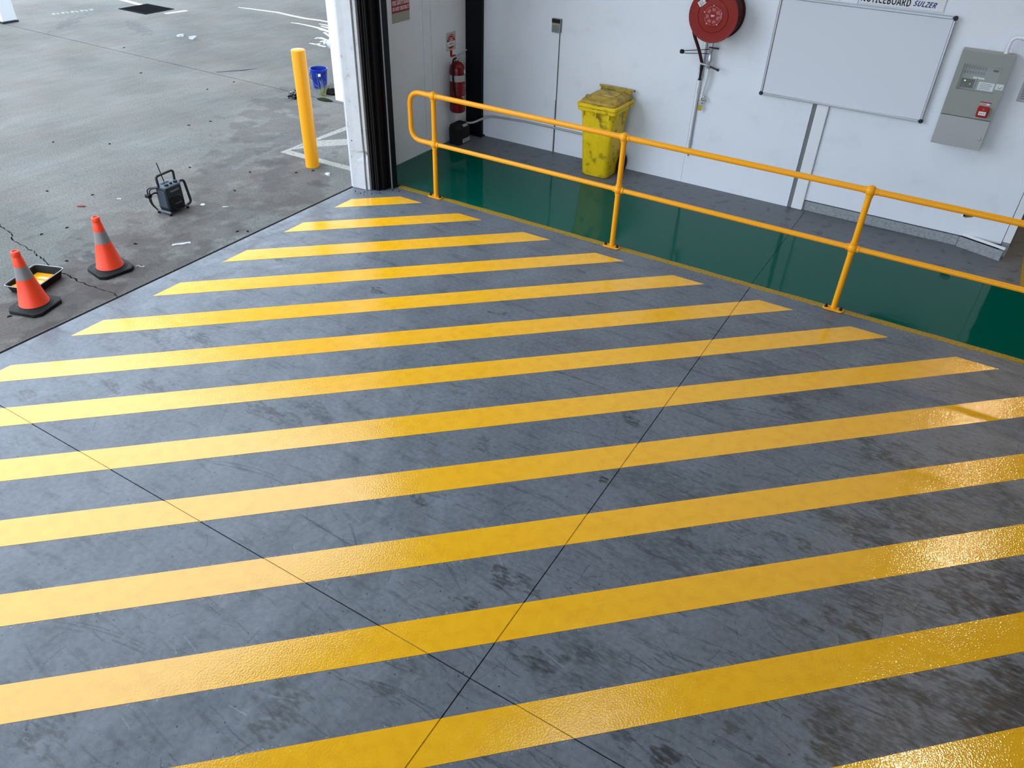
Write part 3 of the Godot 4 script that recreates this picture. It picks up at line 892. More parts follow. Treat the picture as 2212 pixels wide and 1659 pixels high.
# ------------------------------------------------------------------ stripes
const ORD := ["first", "second", "third", "fourth", "fifth", "sixth", "seventh", "eighth", "ninth", "tenth", "eleventh", "twelfth", "thirteenth"]
func build_stripes() -> void:
	var field := PackedVector2Array([Vector2(-5.172, -5.868), Vector2(9, -5.868), Vector2(9, 6), Vector2(-5.172, 6)])
	for i in 13:
		var e := stripe_offsets(i)
		var poly := PackedVector2Array([SDIR * -12 + SNRM * e[0], SDIR * 14 + SNRM * e[0], SDIR * 14 + SNRM * e[1], SDIR * -12 + SNRM * e[1]])
		var st := mb()
		for shape in Geometry2D.intersect_polygons(poly, field):
			for c in cells():
				for q in Geometry2D.intersect_polygons(shape, c):
					slab(st, q, 0.0, 0.0012)
			for j in [PackedVector2Array([Vector2(jx(-6.045) - 0.003, -6.045), Vector2(jx(-6.045) + 0.003, -6.045), Vector2(jx(6) + 0.003, 6), Vector2(jx(6) - 0.003, 6)]), PackedVector2Array([Vector2(-5.36, JZ - 0.003), Vector2(9, JZ - 0.003), Vector2(9, JZ + 0.003), Vector2(-5.36, JZ + 0.003)])]:
				for q in Geometry2D.intersect_polygons(shape, j):
					slab(st, q, -0.012, -0.003)
		var o := obj("floor_stripe", st, M.stripe)
		tag(o, "%s glossy yellow diagonal floor stripe counting from the door pier" % ORD[i], "floor stripe", "yellow stripes on the grey floor")

# ------------------------------------------------------------------ handrail
func build_handrail() -> void:
	var t := thing("handrail", "golden yellow tubular handrail along the green walkway", "handrail", Vector3(-4.5, 0, -6.068))
	var top := 1.018
	var low := 0.553
	var r := 0.0235
	var xs := [0.0, 2.0, 4.005, 6.01, 8.0]
	for x in xs:
		var st := mb()
		tube(st, [Vector3(x, 0.012, 0), Vector3(x, top, 0)], r, 16)
		obj("post", st, M.rail, t)
		for y in [low, top]:
			st = mb()
			ball(st, Vector3(x, y, 0), 0.041, 24)
			disc(st, Vector3(x, y - 0.050, 0), Vector3.UP, 0.0275, 0.05 if y == top else 0.10, 16, 0.003)
			tube(st, [Vector3(x - 0.048, y, 0), Vector3(x + 0.048, y, 0)], 0.0268, 16)
			obj("ball_joint", st, M.rail, t)
		st = mb()
		var pl := rounded(0.165, 0.062, 0.026, 5)
		var pts := PackedVector2Array()
		for p in pl:
			pts.append(p + Vector2(x, 0.012))
		slab(st, pts, 0.004, 0.016)
		var bp := obj("base_plate", st, M.rail, t)
		for s in [-1.0, 1.0]:
			st = mb()
			lathe(st, [Vector2(0, 0.016), Vector2(0.016, 0.016), Vector2(0.016, 0.019), Vector2(0.011, 0.019), Vector2(0.011, 0.031), Vector2(0.006, 0.033), Vector2(0.006, 0.044), Vector2(0, 0.044)], 8, Transform3D(Basis.IDENTITY, Vector3(x + s * 0.058, 0, 0.012)))
			obj("bolt", st, M.bolt, bp)
	var st := mb()
	tube(st, [Vector3(0, top, 0), Vector3(8.0, top, 0)], r, 16)
	obj("top_rail", st, M.rail, t)
	st = mb()
	tube(st, [Vector3(0, low, 0), Vector3(8.0, low, 0)], r * 0.9, 16)
	obj("middle_rail", st, M.rail, t)
	st = mb()
	tube(st, bend([Vector3(-0.02, top, 0), Vector3(-0.285, top, 0), Vector3(-0.285, low, 0), Vector3(-0.02, low, 0)], 0.16, 10), r, 16)
	obj("end_loop", st, M.rail, t)

# ------------------------------------------------------------------ wheelie bin
func build_bin() -> void:
	var t := thing("wheelie_bin", "dirty yellow wheelie bin standing against the white wall", "bin", Vector3(-3.42, 0, -7.675))
	var st := mb()
	loft(st, [ring(0.29, 0.25, 0.05, Vector3(0, 0.004, 0.005)), ring(0.318, 0.272, 0.05, Vector3(0, 0.02, 0.005)), ring(0.36, 0.36, 0.05, Vector3(0, 0.5, 0.0)), ring(0.392, 0.42, 0.05, Vector3(0, 0.735, -0.005))], true, true, false)
	obj("body", st, M.bin, t)
	st = mb()
	loft(st, [ring(0.43, 0.455, 0.035, Vector3(0, 0.715, -0.005)), ring(0.445, 0.475, 0.035, Vector3(0, 0.722, -0.005)), ring(0.45, 0.48, 0.035, Vector3(0, 0.752, -0.005)), ring(0.435, 0.465, 0.035, Vector3(0, 0.756, -0.005))])
	loft(st, [ring(0.445, 0.475, 0.035, Vector3(0, 0.758, -0.005)), ring(0.462, 0.49, 0.035, Vector3(0, 0.764, -0.005)), ring(0.462, 0.49, 0.035, Vector3(0, 0.790, -0.005)), ring(0.45, 0.475, 0.035, Vector3(0, 0.794, -0.005))])
	obj("rim", st, M.bin, t)
	for s in [-1.0, 1.0]:
		for z in [0.12, -0.1]:
			st = mb()
			box(st, Vector3(s * 0.200, 0.69, z), Vector3(0.03, 0.06, 0.012), 0.003)
			obj("rib", st, M.bin, t)
	for x in [-0.15, 0.0, 0.15]:
		st = mb()
		box(st, Vector3(x, 0.69, 0.212), Vector3(0.012, 0.05, 0.03), 0.003)
		obj("rib", st, M.bin, t)
	var lid := Node3D.new()
	lid.name = "lid"
	t.add_child(lid)
	st = mb()
	loft(st, [ring(0.40, 0.43, 0.05, Vector3(0, 0.794, -0.005)), ring(0.415, 0.445, 0.05, Vector3(0, 0.80, -0.005)), ring(0.405, 0.43, 0.05, Vector3(0, 0.822, -0.01)), ring(0.37, 0.37, 0.05, Vector3(0, 0.832, -0.025)), ring(0.30, 0.29, 0.05, Vector3(0, 0.850, -0.045)), ring(0.28, 0.26, 0.05, Vector3(0, 0.852, -0.05))])
	obj("lid_shell", st, M.bin_lid, lid)
	st = mb()
	loft(st, [ring(0.25, 0.20, 0.03, Vector3(0, 0.850, -0.05)), ring(0.24, 0.19, 0.03, Vector3(0, 0.862, -0.05)), ring(0.22, 0.17, 0.03, Vector3(0, 0.864, -0.05))])
	obj("lid_panel", st, M.bin_lid, lid)
	for s in [-1.0, 1.0]:
		st = mb()
		box(st, Vector3(s * 0.155, 0.838, 0.12), Vector3(0.065, 0.02, 0.032), 0.006)
		box(st, Vector3(s * 0.165, 0.848, 0.115), Vector3(0.03, 0.022, 0.022), 0.006)
		obj("lid_grip", st, M.bin_lid, lid)
	st = mb()
	tube(st, [Vector3(-0.205, 0.868, -0.255), Vector3(0.205, 0.868, -0.255)], 0.011, 10)
	box(st, Vector3(0, 0.84, -0.235), Vector3(0.36, 0.05, 0.014), 0.003)
	obj("handle", st, M.bin_lid, t)
	st = mb()
	disc(st, Vector3(0.205, 0.868, -0.255), Vector3.RIGHT, 0.0115, 0.004, 10)
	obj("handle_end", st, M.dark_grey, t)
	for s in [-1.0, 1.0]:
		st = mb()
		lathe(st, [Vector2(0, -0.02), Vector2(0.06, -0.02), Vector2(0.062, -0.024), Vector2(0.09, -0.024), Vector2(0.1, -0.015), Vector2(0.1, 0.015), Vector2(0.09, 0.024), Vector2(0.062, 0.024), Vector2(0.06, 0.02), Vector2(0, 0.02)], 24, Transform3D(along(Vector3.RIGHT), Vector3(s * 0.19, 0.10, -0.17)))
		obj("wheel", st, M.rubber, t)
	st = mb()
	tube(st, [Vector3(-0.19, 0.1, -0.17), Vector3(0.19, 0.1, -0.17)], 0.01, 8)
	box(st, Vector3(0, 0.1, -0.15), Vector3(0.3, 0.05, 0.05), 0.008)
	obj("axle", st, M.dark_grey, t)

# ------------------------------------------------------------------ hose reel and pipes by it
func build_reel() -> void:
	var c := Vector3(-2.437, 1.732, ZB)
	var t := thing("hose_reel", "brick red fire hose reel drum with a white sticker", "hose reel", c)
	var xf := Transform3D(along(Vector3(0, 0, 1)), Vector3.ZERO)
	var st := mb()
	lathe(st, [Vector2(0, 0.03), Vector2(0.238, 0.03), Vector2(0.241, 0.034), Vector2(0.238, 0.04), Vector2(0.19, 0.04)], 48, xf)
	obj("back_disc", st, M.reel_dark, t)
	for k in 5:
		st = mb()
		var pts := []
		for i in 33:
			var a := TAU * i / 32
			pts.append(Vector3(cos(a) * 0.208, sin(a) * 0.208, 0.066 + k * 0.036))
		tube(st, pts, 0.018, 8)
		obj("hose_turn", st, M.reel_dark, t)
	st = mb()
	lathe(st, [Vector2(0.19, 0.238), Vector2(0.234, 0.238), Vector2(0.240, 0.246), Vector2(0.236, 0.254), Vector2(0.222, 0.252), Vector2(0.150, 0.256), Vector2(0.146, 0.261), Vector2(0.141, 0.256), Vector2(0.098, 0.258), Vector2(0.094, 0.262), Vector2(0, 0.262)], 56, xf)
	lathe(st, [Vector2(0.19, 0.03), Vector2(0.19, 0.24)], 32, xf)
	obj("front_disc", st, M.reel, t)
	# printed badge in the middle
	st = mb()
	var ringp := func(r0: float, r1: float, a0: float, a1: float) -> void:
		var p := PackedVector2Array()
		for i in 9:
			p.append(Vector2.from_angle(lerpf(a0, a1, i / 8.0)) * r1)
		for i in 9:
			p.append(Vector2.from_angle(lerpf(a1, a0, i / 8.0)) * r0)
		prism(st, p, 0.262, 0.2630, Transform3D.IDENTITY)
	for i in 7:
		ringp.call(0.040, 0.066, i * TAU / 7 + 0.3, i * TAU / 7 + 0.3 + 0.62)
	for i in 4:
		ringp.call(0.078, 0.083, i * TAU / 4 + 0.2, i * TAU / 4 + 1.4)
	ringp.call(0.068, 0.092, -0.2, 0.75)
	obj("badge_print", st, M.print_pink, t)
	words("WP", 0.018, 0.034, Vector3(0, 0, 0.2635), M.paper, t)
	for i in 5:
		st = mb()
		var a := i * TAU / 5 + 0.35
		disc(st, Vector3(cos(a) * 0.088, sin(a) * 0.088, 0.262), Vector3(0, 0, 1), 0.005, 0.003, 8)
		obj("rivet", st, M.paper, t)
	var bs := Basis(Vector3(0, 0, 1), deg_to_rad(42))
	st = mb()
	box(st, Vector3(-0.125, 0.098, 0.2580), Vector3(0.07, 0.05, 0.001), 0.0, bs)
	var stk := obj("sticker", st, M.paper, t)
	stk.set_meta("label", "white inspection sticker")
	st = mb()
	for k in 4:
		box(st, Vector3(-0.125, 0.098, 0.2587) + bs * Vector3(-0.005, 0.014 - k * 0.009, 0), Vector3([0.05, 0.04, 0.046, 0.03][k], 0.004, 0.0006), 0.0, bs)
	obj("print_line", st, M.ink_grey, stk)
	# hose tail, nozzle, valve, supply pipe
	st = mb()
	var e := Vector3(-0.075, -0.475, 0.10)
	tube(st, bend([Vector3(-0.215, -0.02, 0.17), Vector3(-0.200, -0.17, 0.17), Vector3(-0.115, -0.35, 0.13), e], 0.09, 8), 0.0155, 10)
	obj("hose", st, M.reel_dark, t)
	st = mb()
	lathe(st, [Vector2(0, -0.150), Vector2(0.017, -0.150), Vector2(0.017, -0.140), Vector2(0.011, -0.136), Vector2(0.013, -0.07), Vector2(0.018, -0.03), Vector2(0.018, 0.0), Vector2(0, 0.0)], 14, Transform3D(Basis.IDENTITY, e))
	obj("nozzle", st, M.ink, t)
	st = mb()
	tube(st, bend([e + Vector3(-0.012, 0.03, 0), e + Vector3(-0.012, 0.008, 0.012), e + Vector3(0.06, 0.0, 0.0)], 0.02), 0.012, 8)
	obj("nozzle_clip", st, M.alu, t)
	st = mb()
	lathe(st, [Vector2(0, 0), Vector2(0.02, 0), Vector2(0.022, 0.02), Vector2(0.014, 0.03), Vector2(0.014, 0.06), Vector2(0.024, 0.07), Vector2(0.026, 0.10), Vector2(0.018, 0.12), Vector2(0.018, 0.16), Vector2(0.024, 0.17), Vector2(0.024, 0.20), Vector2(0, 0.20)], 14, Transform3D(Basis.IDENTITY, Vector3(-0.02, -0.515, 0.06)))
	tube(st, [Vector3(-0.02, -0.315, 0.06), Vector3(-0.02, -0.22, 0.06)], 0.016, 10)
	obj("valve", st, M.alu, t)
	st = mb()
	tube(st, [Vector3(0.0, -0.49, 0.075), Vector3(0.075, -0.505, 0.085)], 0.008, 8)
	tube(st, [Vector3(0.075, -0.505, 0.085), Vector3(0.10, -0.508, 0.087)], 0.012, 8)
	obj("valve_lever", st, M.dark_grey, t)
	st = mb()
	tube(st, [Vector3(-0.04, -0.315, 0.08), Vector3(0.06, -0.315, 0.08)], 0.007, 8)
	obj("valve_bar", st, M.dark_grey, t)
	st = mb()
	var tip := Vector3(-0.285, -0.375, 0.15)
	tube(st, bend([Vector3(-0.03, -0.33, 0.09), tip + Vector3(0.03, 0.012, 0), tip + Vector3(0.0, 0, 0), tip + Vector3(0.03, -0.012, 0), Vector3(-0.03, -0.37, 0.09)], 0.012, 3), 0.0035, 6)
	obj("guide_arm", st, M.ink, t)
	st = mb()
	box(st, tip, Vector3(0.045, 0.04, 0.03), 0.01)
	obj("guide_tip", st, M.ink, t)
	st = mb()
	tube(st, bend([Vector3(-0.02, -0.50, 0.06), Vector3(-0.02, -0.66, 0.06), Vector3(-0.045, -0.75, 0.035), Vector3(-0.045, -0.84, 0.03)], 0.05), 0.0145, 10)
	obj("supply_pipe", st, M.white, t)
	st = mb()
	var rp := []
	for i in 17:
		var a := TAU * i / 16
		rp.append(Vector3(-0.018 + cos(a) * 0.022, -0.82 + sin(a) * 0.026, 0.045))
	tube(st, rp, 0.007, 8)
	disc(st, Vector3(-0.045, -0.85, 0.02), Vector3(0, 0, 1), 0.024, 0.022, 14, 0.004)
	obj("pipe_ring", st, M.steel, t)
	st = mb()
	tube(st, [Vector3(-0.03, -0.845, 0.05), Vector3(-0.04, -0.878, 0.05)], 0.002, 6)
	obj("tag_string", st, M.paper, t)
	st = mb()
	box(st, Vector3(-0.042, -0.905, 0.048), Vector3(0.040, 0.056, 0.003), 0.001)
	var tg := obj("inspection_tag", st, M.tag, t)
	tg.set_meta("label", "yellow inspection tag")
	# grey water pipe behind the reel
	t = thing("wall_pipe", "thin white conduit running down the wall below the hose reel", "pipe", Vector3(-2.528, 0.0, ZB))
	st = mb()
	tube(st, [Vector3(0, 0.375, 0.014), Vector3(0, 1.95, 0.014)], 0.0115, 10)
	obj("pipe", st, M.beige_low, t)
	for y in [0.42, 0.95, 1.10]:
		st = mb()
		tube(st, [Vector3(0, y, 0.014), Vector3(0, y + 0.05, 0.014)], 0.0155, 10)
		obj("socket", st, M.beige_low, t)
	st = mb()
	tube(st, [Vector3(0, 0.30, 0.012), Vector3(0, 0.378, 0.012)], 0.006, 8)
	obj("cable", st, M.ink_grey, t)

# ------------------------------------------------------------------ whiteboard and its sign
func build_board() -> void:
	var x0 := -1.897
	var x1 := -0.424
	var y0 := 1.066
	var y1 := 1.932
	var t := thing("whiteboard", "large blank whiteboard in an aluminium frame on the wall", "whiteboard", Vector3((x0 + x1) / 2, y0, ZB + 0.019))
	var w := (x1 - x0) / 2
	var h := y1 - y0
	wbox("board", Vector3(-w + 0.005, 0.005, 0.002), Vector3(w - 0.005, h - 0.005, 0.014), mat("whiteboard_face", Color(0.845, 0.86, 0.89), 0.22, 0.4), t)
	wbox("frame_rail", Vector3(-w + 0.02, -0.008, 0.002), Vector3(w - 0.02, 0.016, 0.024), M.alu, t, 0.006)
	wbox("frame_rail", Vector3(-w + 0.02, h - 0.016, 0.002), Vector3(w - 0.02, h + 0.008, 0.024), M.alu, t, 0.006)
	wbox("frame_rail", Vector3(-w - 0.008, 0.02, 0.002), Vector3(-w + 0.016, h - 0.02, 0.024), M.alu, t, 0.006)
	wbox("frame_rail", Vector3(w - 0.016, 0.02, 0.002), Vector3(w + 0.008, h - 0.02, 0.024), M.alu, t, 0.006)
	for sx in [-1.0, 1.0]:
		for y in [0.004, h - 0.004]:
			var st := mb()
			box(st, Vector3(sx * (w - 0.002), y, 0.0145), Vector3(0.036, 0.036, 0.027), 0.009)
			obj("corner_cap", st, M.dark_grey, t)
	t = thing("noticeboard_sign", "white sign lettered NOTICEBOARD above the whiteboard", "sign", Vector3(-0.885, 1.955, ZB))
	wbox("plate", Vector3(-0.345, 0, 0.001), Vector3(0.345, 0.135, 0.005), M.paper, t)
	words("NOTICEBOARD", 0.060, 0.405, Vector3(-0.126, 0.040, 0.0055), M.ink, t)
	words("SULZER", 0.044, 0.178, Vector3(0.194, 0.043, 0.0055), M.ink_blue, t, 0.0, 0.28, 900)

# ------------------------------------------------------------------ fire indicator panel, conduit, paper notice
func build_panel() -> void:
	var t := thing("alarm_cabinet", "grey fire alarm cabinet with window and red call point", "alarm panel", Vector3(-0.089, 0.933, ZB))
	var w := 0.2
	var d := 0.125
	wbox("body", Vector3(-w, 0, 0.0), Vector3(w, 0.785, d - 0.044), M.beige, t, 0.003)
	wbox("lower_cover", Vector3(-w, 0.001, d - 0.044), Vector3(w, 0.254, d), M.beige_low, t, 0.003)
	# upper door as a frame round the window
	var door := Node3D.new()
	door.name = "upper_door"
	t.add_child(door)
	var wx0 := -0.150
	var wx1 := 0.140
	var wy0 := 0.474
	var wy1 := 0.682
	for q in [[-w, 0.260, w, wy0], [-w, wy1, w, 0.785], [-w, wy0, wx0, wy1], [wx1, wy0, w, wy1]]:
		wbox("door_sheet", Vector3(q[0], q[1], d - 0.044), Vector3(q[2], q[3], d), M.beige, door)
	wbox("inner_panel", Vector3(wx0, wy0, d - 0.0439), Vector3(wx1, wy1, d - 0.0425), M.beige, t)
	wbox("display", Vector3(-0.135, wy0 + 0.012, d - 0.0425), Vector3(-0.030, wy0 + 0.085, d - 0.0415), M.dark_grey, t)
	wbox("module_frame", Vector3(-0.018, wy0 + 0.004, d - 0.0425), Vector3(-0.014, wy0 + 0.10, d - 0.041), M.dark_grey, t)
	wbox("instruction_card", Vector3(0.005, wy0 + 0.010, d - 0.0425), Vector3(0.125, wy0 + 0.075, d - 0.0418), M.paper, t)
	wbox("name_strip", Vector3(-0.052, wy0 + 0.094, d - 0.0425), Vector3(0.035, wy0 + 0.107, d - 0.0415), M.paper, t)
	wbox("lcd", Vector3(0.078, wy0 + 0.165, d - 0.0425), Vector3(0.118, wy0 + 0.182, d - 0.0415), M.ink, t)
	var st := mb()
	for r in 2:
		for k in 8:
			box(st, Vector3(-0.128 + k * 0.021, wy0 + 0.178 - r * 0.040, d - 0.0422), Vector3(0.015, 0.024, 0.0008))
	obj("zone_label", st, M.grey, t)
	st = mb()
	for k in 4:
		box(st, Vector3(0.065 - k * 0.003, wy0 + 0.062 - k * 0.013, d - 0.0414), Vector3([0.09, 0.1, 0.08, 0.09][k], 0.004, 0.0008))
	obj("card_print", st, M.ink_grey, t)
	for q in [[-0.105, 0.068, "led_green", Color(0.55, 0.9, 0.2), 2.0], [-0.060, 0.045, "led_amber", Color(0.75, 0.7, 0.35), 0.3]]:
		st = mb()
		disc(st, Vector3(q[0], wy0 + q[1], d - 0.0416), Vector3(0, 0, 1), 0.006, 0.003, 10)
		var lm := mat(q[2], q[3], 0.4)
		lm.emission_enabled = true
		lm.emission = q[3]
		lm.emission_energy_multiplier = q[4]
		obj("status_led", st, lm, t)
	var pane := wbox("window_pane", Vector3(wx0, wy0, d - 0.006), Vector3(wx1, wy1, d - 0.004), M.glass, door)
	pane.set_meta("label", "clear window pane")
	for q in [[0.168, 0.535], [0.165, 0.101]]:
		st = mb()
		lathe(st, [Vector2(0.012, 0), Vector2(0.012, 0.004), Vector2(0.009, 0.007), Vector2(0.009, 0.012), Vector2(0, 0.013)], 14, Transform3D(along(Vector3(0, 0, 1)), Vector3(q[0], q[1], d)))
		obj("lock", st, M.steel, t)
	wbox("catch", Vector3(0.135, 0.515, d), Vector3(0.195, 0.56, d + 0.0015), M.alu, door)
	var cp := Node3D.new()
	cp.name = "call_point"
	t.add_child(cp)
	st = mb()
	box(st, Vector3(0.113, 0.328, d + 0.018), Vector3(0.088, 0.088, 0.036), 0.007)
	obj("housing", st, M.red, cp)
	wbox("break_glass", Vector3(0.085, 0.304, d + 0.036), Vector3(0.141, 0.334, d + 0.038), M.paper, cp)
	st = mb()
	for k in 3:
		disc(st, Vector3(0.098 + k * 0.015, 0.318, d + 0.038), Vector3(0, 0, 1), 0.0042, 0.001, 8)
	obj("arrow_mark", st, M.ink, cp)
	st = mb()
	disc(st, Vector3(0.113, 0.352, d + 0.036), Vector3(0, 0, 1), 0.008, 0.001, 10)
	obj("emblem", st, M.print_pink, cp)
	wbox("label_strip", Vector3(0.068, 0.398, d), Vector3(0.156, 0.406, d + 0.001), M.red, t)
	wbox("label_strip", Vector3(0.075, 0.382, d), Vector3(0.145, 0.396, d + 0.001), M.paper, t)
	st = mb()
	box(st, Vector3(0.10, 0.389, d + 0.0013), Vector3(0.042, 0.008, 0.0006))
	obj("label_print", st, M.print_pink, t)
	t = thing("conduit", "white conduit bending right above the alarm cabinet", "pipe", Vector3(0.032, 1.717, ZB))
	st = mb()
	tube(st, bend([Vector3(0, 0.0, 0.05), Vector3(0, 0.128, 0.05), Vector3(0.58, 0.136, 0.05)], 0.055, 8), 0.0125, 12)
	obj("pipe", st, M.white, t)
	st = mb()
	tube(st, [Vector3(0.075, 0.1275, 0.05), Vector3(0.12, 0.128, 0.05)], 0.0155, 12)
	obj("socket", st, M.white, t)
	st = mb()
	disc(st, Vector3(0, 0.0, 0.05), Vector3.UP, 0.019, 0.014, 12)
	obj("gland", st, M.white, t)
	# printed notice at the right
	t = thing("paper_notice", "white printed notice in a sleeve on the wall right of the cabinet", "notice", Vector3(0.34, 1.355, ZB))
	wbox("sheet", Vector3(-0.105, 0, 0.001), Vector3(0.105, 0.297, 0.003), M.beige_low, t)
	st = mb()
	for k in 14:
		box(st, Vector3(-0.01, 0.03 + k * 0.018, 0.0033), Vector3(0.15, 0.007, 0.0006))
	obj("text_line", st, M.ink_grey, t)

# ------------------------------------------------------------------ side wall: signs, extinguisher, bait box; keypad and conduit on the back wall
func build_side_wall_things() -> void:
	var side := PI / 2
	var t := thing("fire_door_sign", "red and white sign reading FIRE SAFETY DOOR DO NOT OBSTRUCT", "sign", Vector3(XS, 1.455, -6.757), side)
	wbox("plate", Vector3(-0.143, 0, 0.0), Vector3(0.143, 0.275, 0.003), mat("sign_plate", Color(0.62, 0.62, 0.57), 0.5), t)
	wbox("red_field", Vector3(-0.143, 0.092, 0.003), Vector3(0.143, 0.275, 0.0035), M.red, t)
	words("FIRE SAFETY DOOR", 0.044, 0.265, Vector3(0, 0.183, 0.0042), M.paper, t)
	words("DO NOT OBSTRUCT", 0.036, 0.265, Vector3(0, 0.128, 0.0042), M.paper, t)
	t = thing("extinguisher_sign", "small plate with round red emblem above the fire extinguisher", "sign", Vector3(XS, 1.02, -7.636), side)
	wbox("plate", Vector3(-0.092, 0, 0.0), Vector3(0.092, 0.195, 0.003), mat("sign_plate_pale", Color(0.72, 0.72, 0.68), 0.5), t)
	var st := mb()
	var el := PackedVector2Array()
	for i in 32:
		el.append(Vector2(cos(TAU * i / 32) * 0.078, 0.097 + sin(TAU * i / 32) * 0.078))
	prism(st, el, 0.003, 0.0036, Transform3D.IDENTITY)
	obj("red_disc", st, M.red, t)
	st = mb()
	prism(st, Geometry2D.intersect_polygons(el, PackedVector2Array([Vector2(-1, 0.045), Vector2(1, 0.045), Vector2(1, 0.098), Vector2(-1, 0.098)]))[0], 0.0036, 0.0041, Transform3D.IDENTITY)
	for k in 12:
		var a0 := deg_to_rad(20 + k * 11.5)
		var a1 := a0 + deg_to_rad(11.5)
		var c := Vector2(0, 0.097)
		prism(st, PackedVector2Array([c + Vector2.from_angle(a0) * 0.064, c + Vector2.from_angle(a0) * 0.069, c + Vector2.from_angle(a1) * 0.069, c + Vector2.from_angle(a1) * 0.064]), 0.0036, 0.0041, Transform3D.IDENTITY)
	obj("white_band", st, M.paper, t)
	words("A B(E)", 0.018, 0.058, Vector3(0, 0.132, 0.0044), M.paper, t)
	words("POWDER", 0.015, 0.080, Vector3(0, 0.111, 0.0044), M.paper, t)
	words("FIRES", 0.02, 0.09, Vector3(0, 0.071, 0.0046), M.ink_grey, t)
	# extinguisher
	var c := Vector3(-5.290, 0.0, -7.610)
	t = thing("fire_extinguisher", "dark red fire extinguisher with white band hung on the side wall", "fire extinguisher", Vector3(c.x, 0.358, c.z))
	st = mb()
	lathe(st, [Vector2(0, 0.0), Vector2(0.075, 0.0), Vector2(0.088, 0.012), Vector2(0.09, 0.03), Vector2(0.09, 0.46), Vector2(0.086, 0.50), Vector2(0.072, 0.53), Vector2(0.045, 0.552), Vector2(0.025, 0.56), Vector2(0.022, 0.575), Vector2(0, 0.575)], 32)
	obj("cylinder", st, M.red_dark, t)
	st = mb()
	lathe(st, [Vector2(0.0905, 0.355), Vector2(0.0915, 0.356), Vector2(0.0915, 0.424), Vector2(0.0905, 0.425)], 32)
	obj("white_band", st, M.beige_low, t)
	var arc := func(y0: float, y1: float, a0: float, a1: float, m: Material, nm: String, r := 0.0912) -> void:
		var s2 := mb()
		s2.set_smooth_group(1)
		for i in 8:
			var p := lerpf(a0, a1, i / 8.0)
			var q := lerpf(a0, a1, (i + 1) / 8.0)
			quad(s2, Vector3(cos(q) * r, y0, sin(q) * r), Vector3(cos(p) * r, y0, sin(p) * r), Vector3(cos(p) * r, y1, sin(p) * r), Vector3(cos(q) * r, y1, sin(q) * r))
		obj(nm, s2, m, t)
	arc.call(0.435, 0.485, -0.55, -0.05, M.paper, "test_label")
	arc.call(0.19, 0.335, -0.6, 0.95, mat("label_red", Color(0.45, 0.05, 0.06), 0.4), "instruction_label")
	arc.call(0.145, 0.19, -0.35, 0.35, M.paper, "class_label", 0.0914)
	arc.call(0.152, 0.183, -0.28, -0.03, M.ink, "class_mark", 0.0918)
	arc.call(0.152, 0.183, 0.07, 0.32, M.ink, "class_mark", 0.0918)
	arc.call(0.30, 0.318, -0.5, 0.1, M.print_pink, "word_mark", 0.0916)
	for k in 5:
		arc.call(0.22 + k * 0.016, 0.224 + k * 0.016, -0.4, 0.2, M.print_pink, "text_mark", 0.0916)
	st = mb()
	disc(st, Vector3(0, 0.575, 0), Vector3.UP, 0.02, 0.045, 14, 0.003)
	box(st, Vector3(0.02, 0.60, 0), Vector3(0.03, 0.022, 0.022), 0.003)
	obj("valve", st, M.alu, t)
	st = mb()
	tube(st, [Vector3(0.0, 0.625, 0.0), Vector3(0.05, 0.655, -0.015), Vector3(0.115, 0.70, -0.03)], 0.007, 8)
	tube(st, [Vector3(0.0, 0.612, 0.0), Vector3(0.10, 0.618, -0.03)], 0.006, 8)
	obj("lever", st, M.alu, t)
	st = mb()
	tube(st, bend([Vector3(0.0, 0.60, 0.01), Vector3(0.0, 0.60, 0.075), Vector3(0.02, 0.45, 0.118), Vector3(0.03, 0.27, 0.112), Vector3(0.045, 0.16, 0.085)], 0.09, 7), 0.011, 10)
	obj("hose", st, M.rubber, t)
	st = mb()
	lathe(st, [Vector2(0, 0), Vector2(0.012, 0), Vector2(0.008, 0.03), Vector2(0, 0.03)], 10, Transform3D(Basis.IDENTITY, Vector3(0.047, 0.135, 0.083)))
	obj("hose_tip", st, M.paper, t)
	t = thing("wall_bracket", "red bent steel bracket above the fire extinguisher", "bracket", Vector3(XS, 0.955, -7.636), side)
	wbox("plate", Vector3(-0.02, 0, 0.0), Vector3(0.02, 0.068, 0.004), M.red, t)
	wbox("arm", Vector3(-0.02, 0, 0.004), Vector3(0.055, 0.012, 0.028), M.red, t)
	# black bait box on the floor in the corner
	t = thing("bait_box", "black bait box with white labels on the floor in the corner", "box", Vector3(-5.26, 0, -7.60), 0.0)
	st = mb()
	loft(st, [ring(0.155, 0.235, 0.02, Vector3(0, 0.0, 0)), ring(0.155, 0.235, 0.02, Vector3(0, 0.185, 0)), ring(0.10, 0.21, 0.02, Vector3(-0.022, 0.225, 0))], true, true, true)
	obj("body", st, M.rubber, t)
	wbox("label", Vector3(0.0775, 0.012, -0.105), Vector3(0.0785, 0.060, 0.045), M.beige_low, t)
	st = mb()
	box(st, Vector3(0.055, 0.206, -0.04), Vector3(0.001, 0.032, 0.09), 0.0, Basis(Vector3(0, 0, 1), 0.87))
	obj("label", st, M.beige_low, t)
	for k in 3:
		wbox("print_line", Vector3(0.0785, 0.022 + k * 0.012, -0.09), Vector3(0.0790, 0.026 + k * 0.012, 0.03), M.ink_grey, t)
	# conduit along the foot of the back wall
	st = mb()
	tube(st, bend([Vector3(-3.30, 0.285, ZB + 0.014), Vector3(-4.55, 0.285, ZB + 0.014), Vector3(-5.03, 0.262, ZB + 0.03), Vector3(-5.10, 0.245, ZB + 0.09), Vector3(-5.20, 0.19, -7.80), Vector3(-5.245, 0.205, -7.715)], 0.12, 6), 0.0125, 10)
	tag(obj("conduit", st, M.beige_low), "white conduit low on the back wall leading to the black box", "pipe")
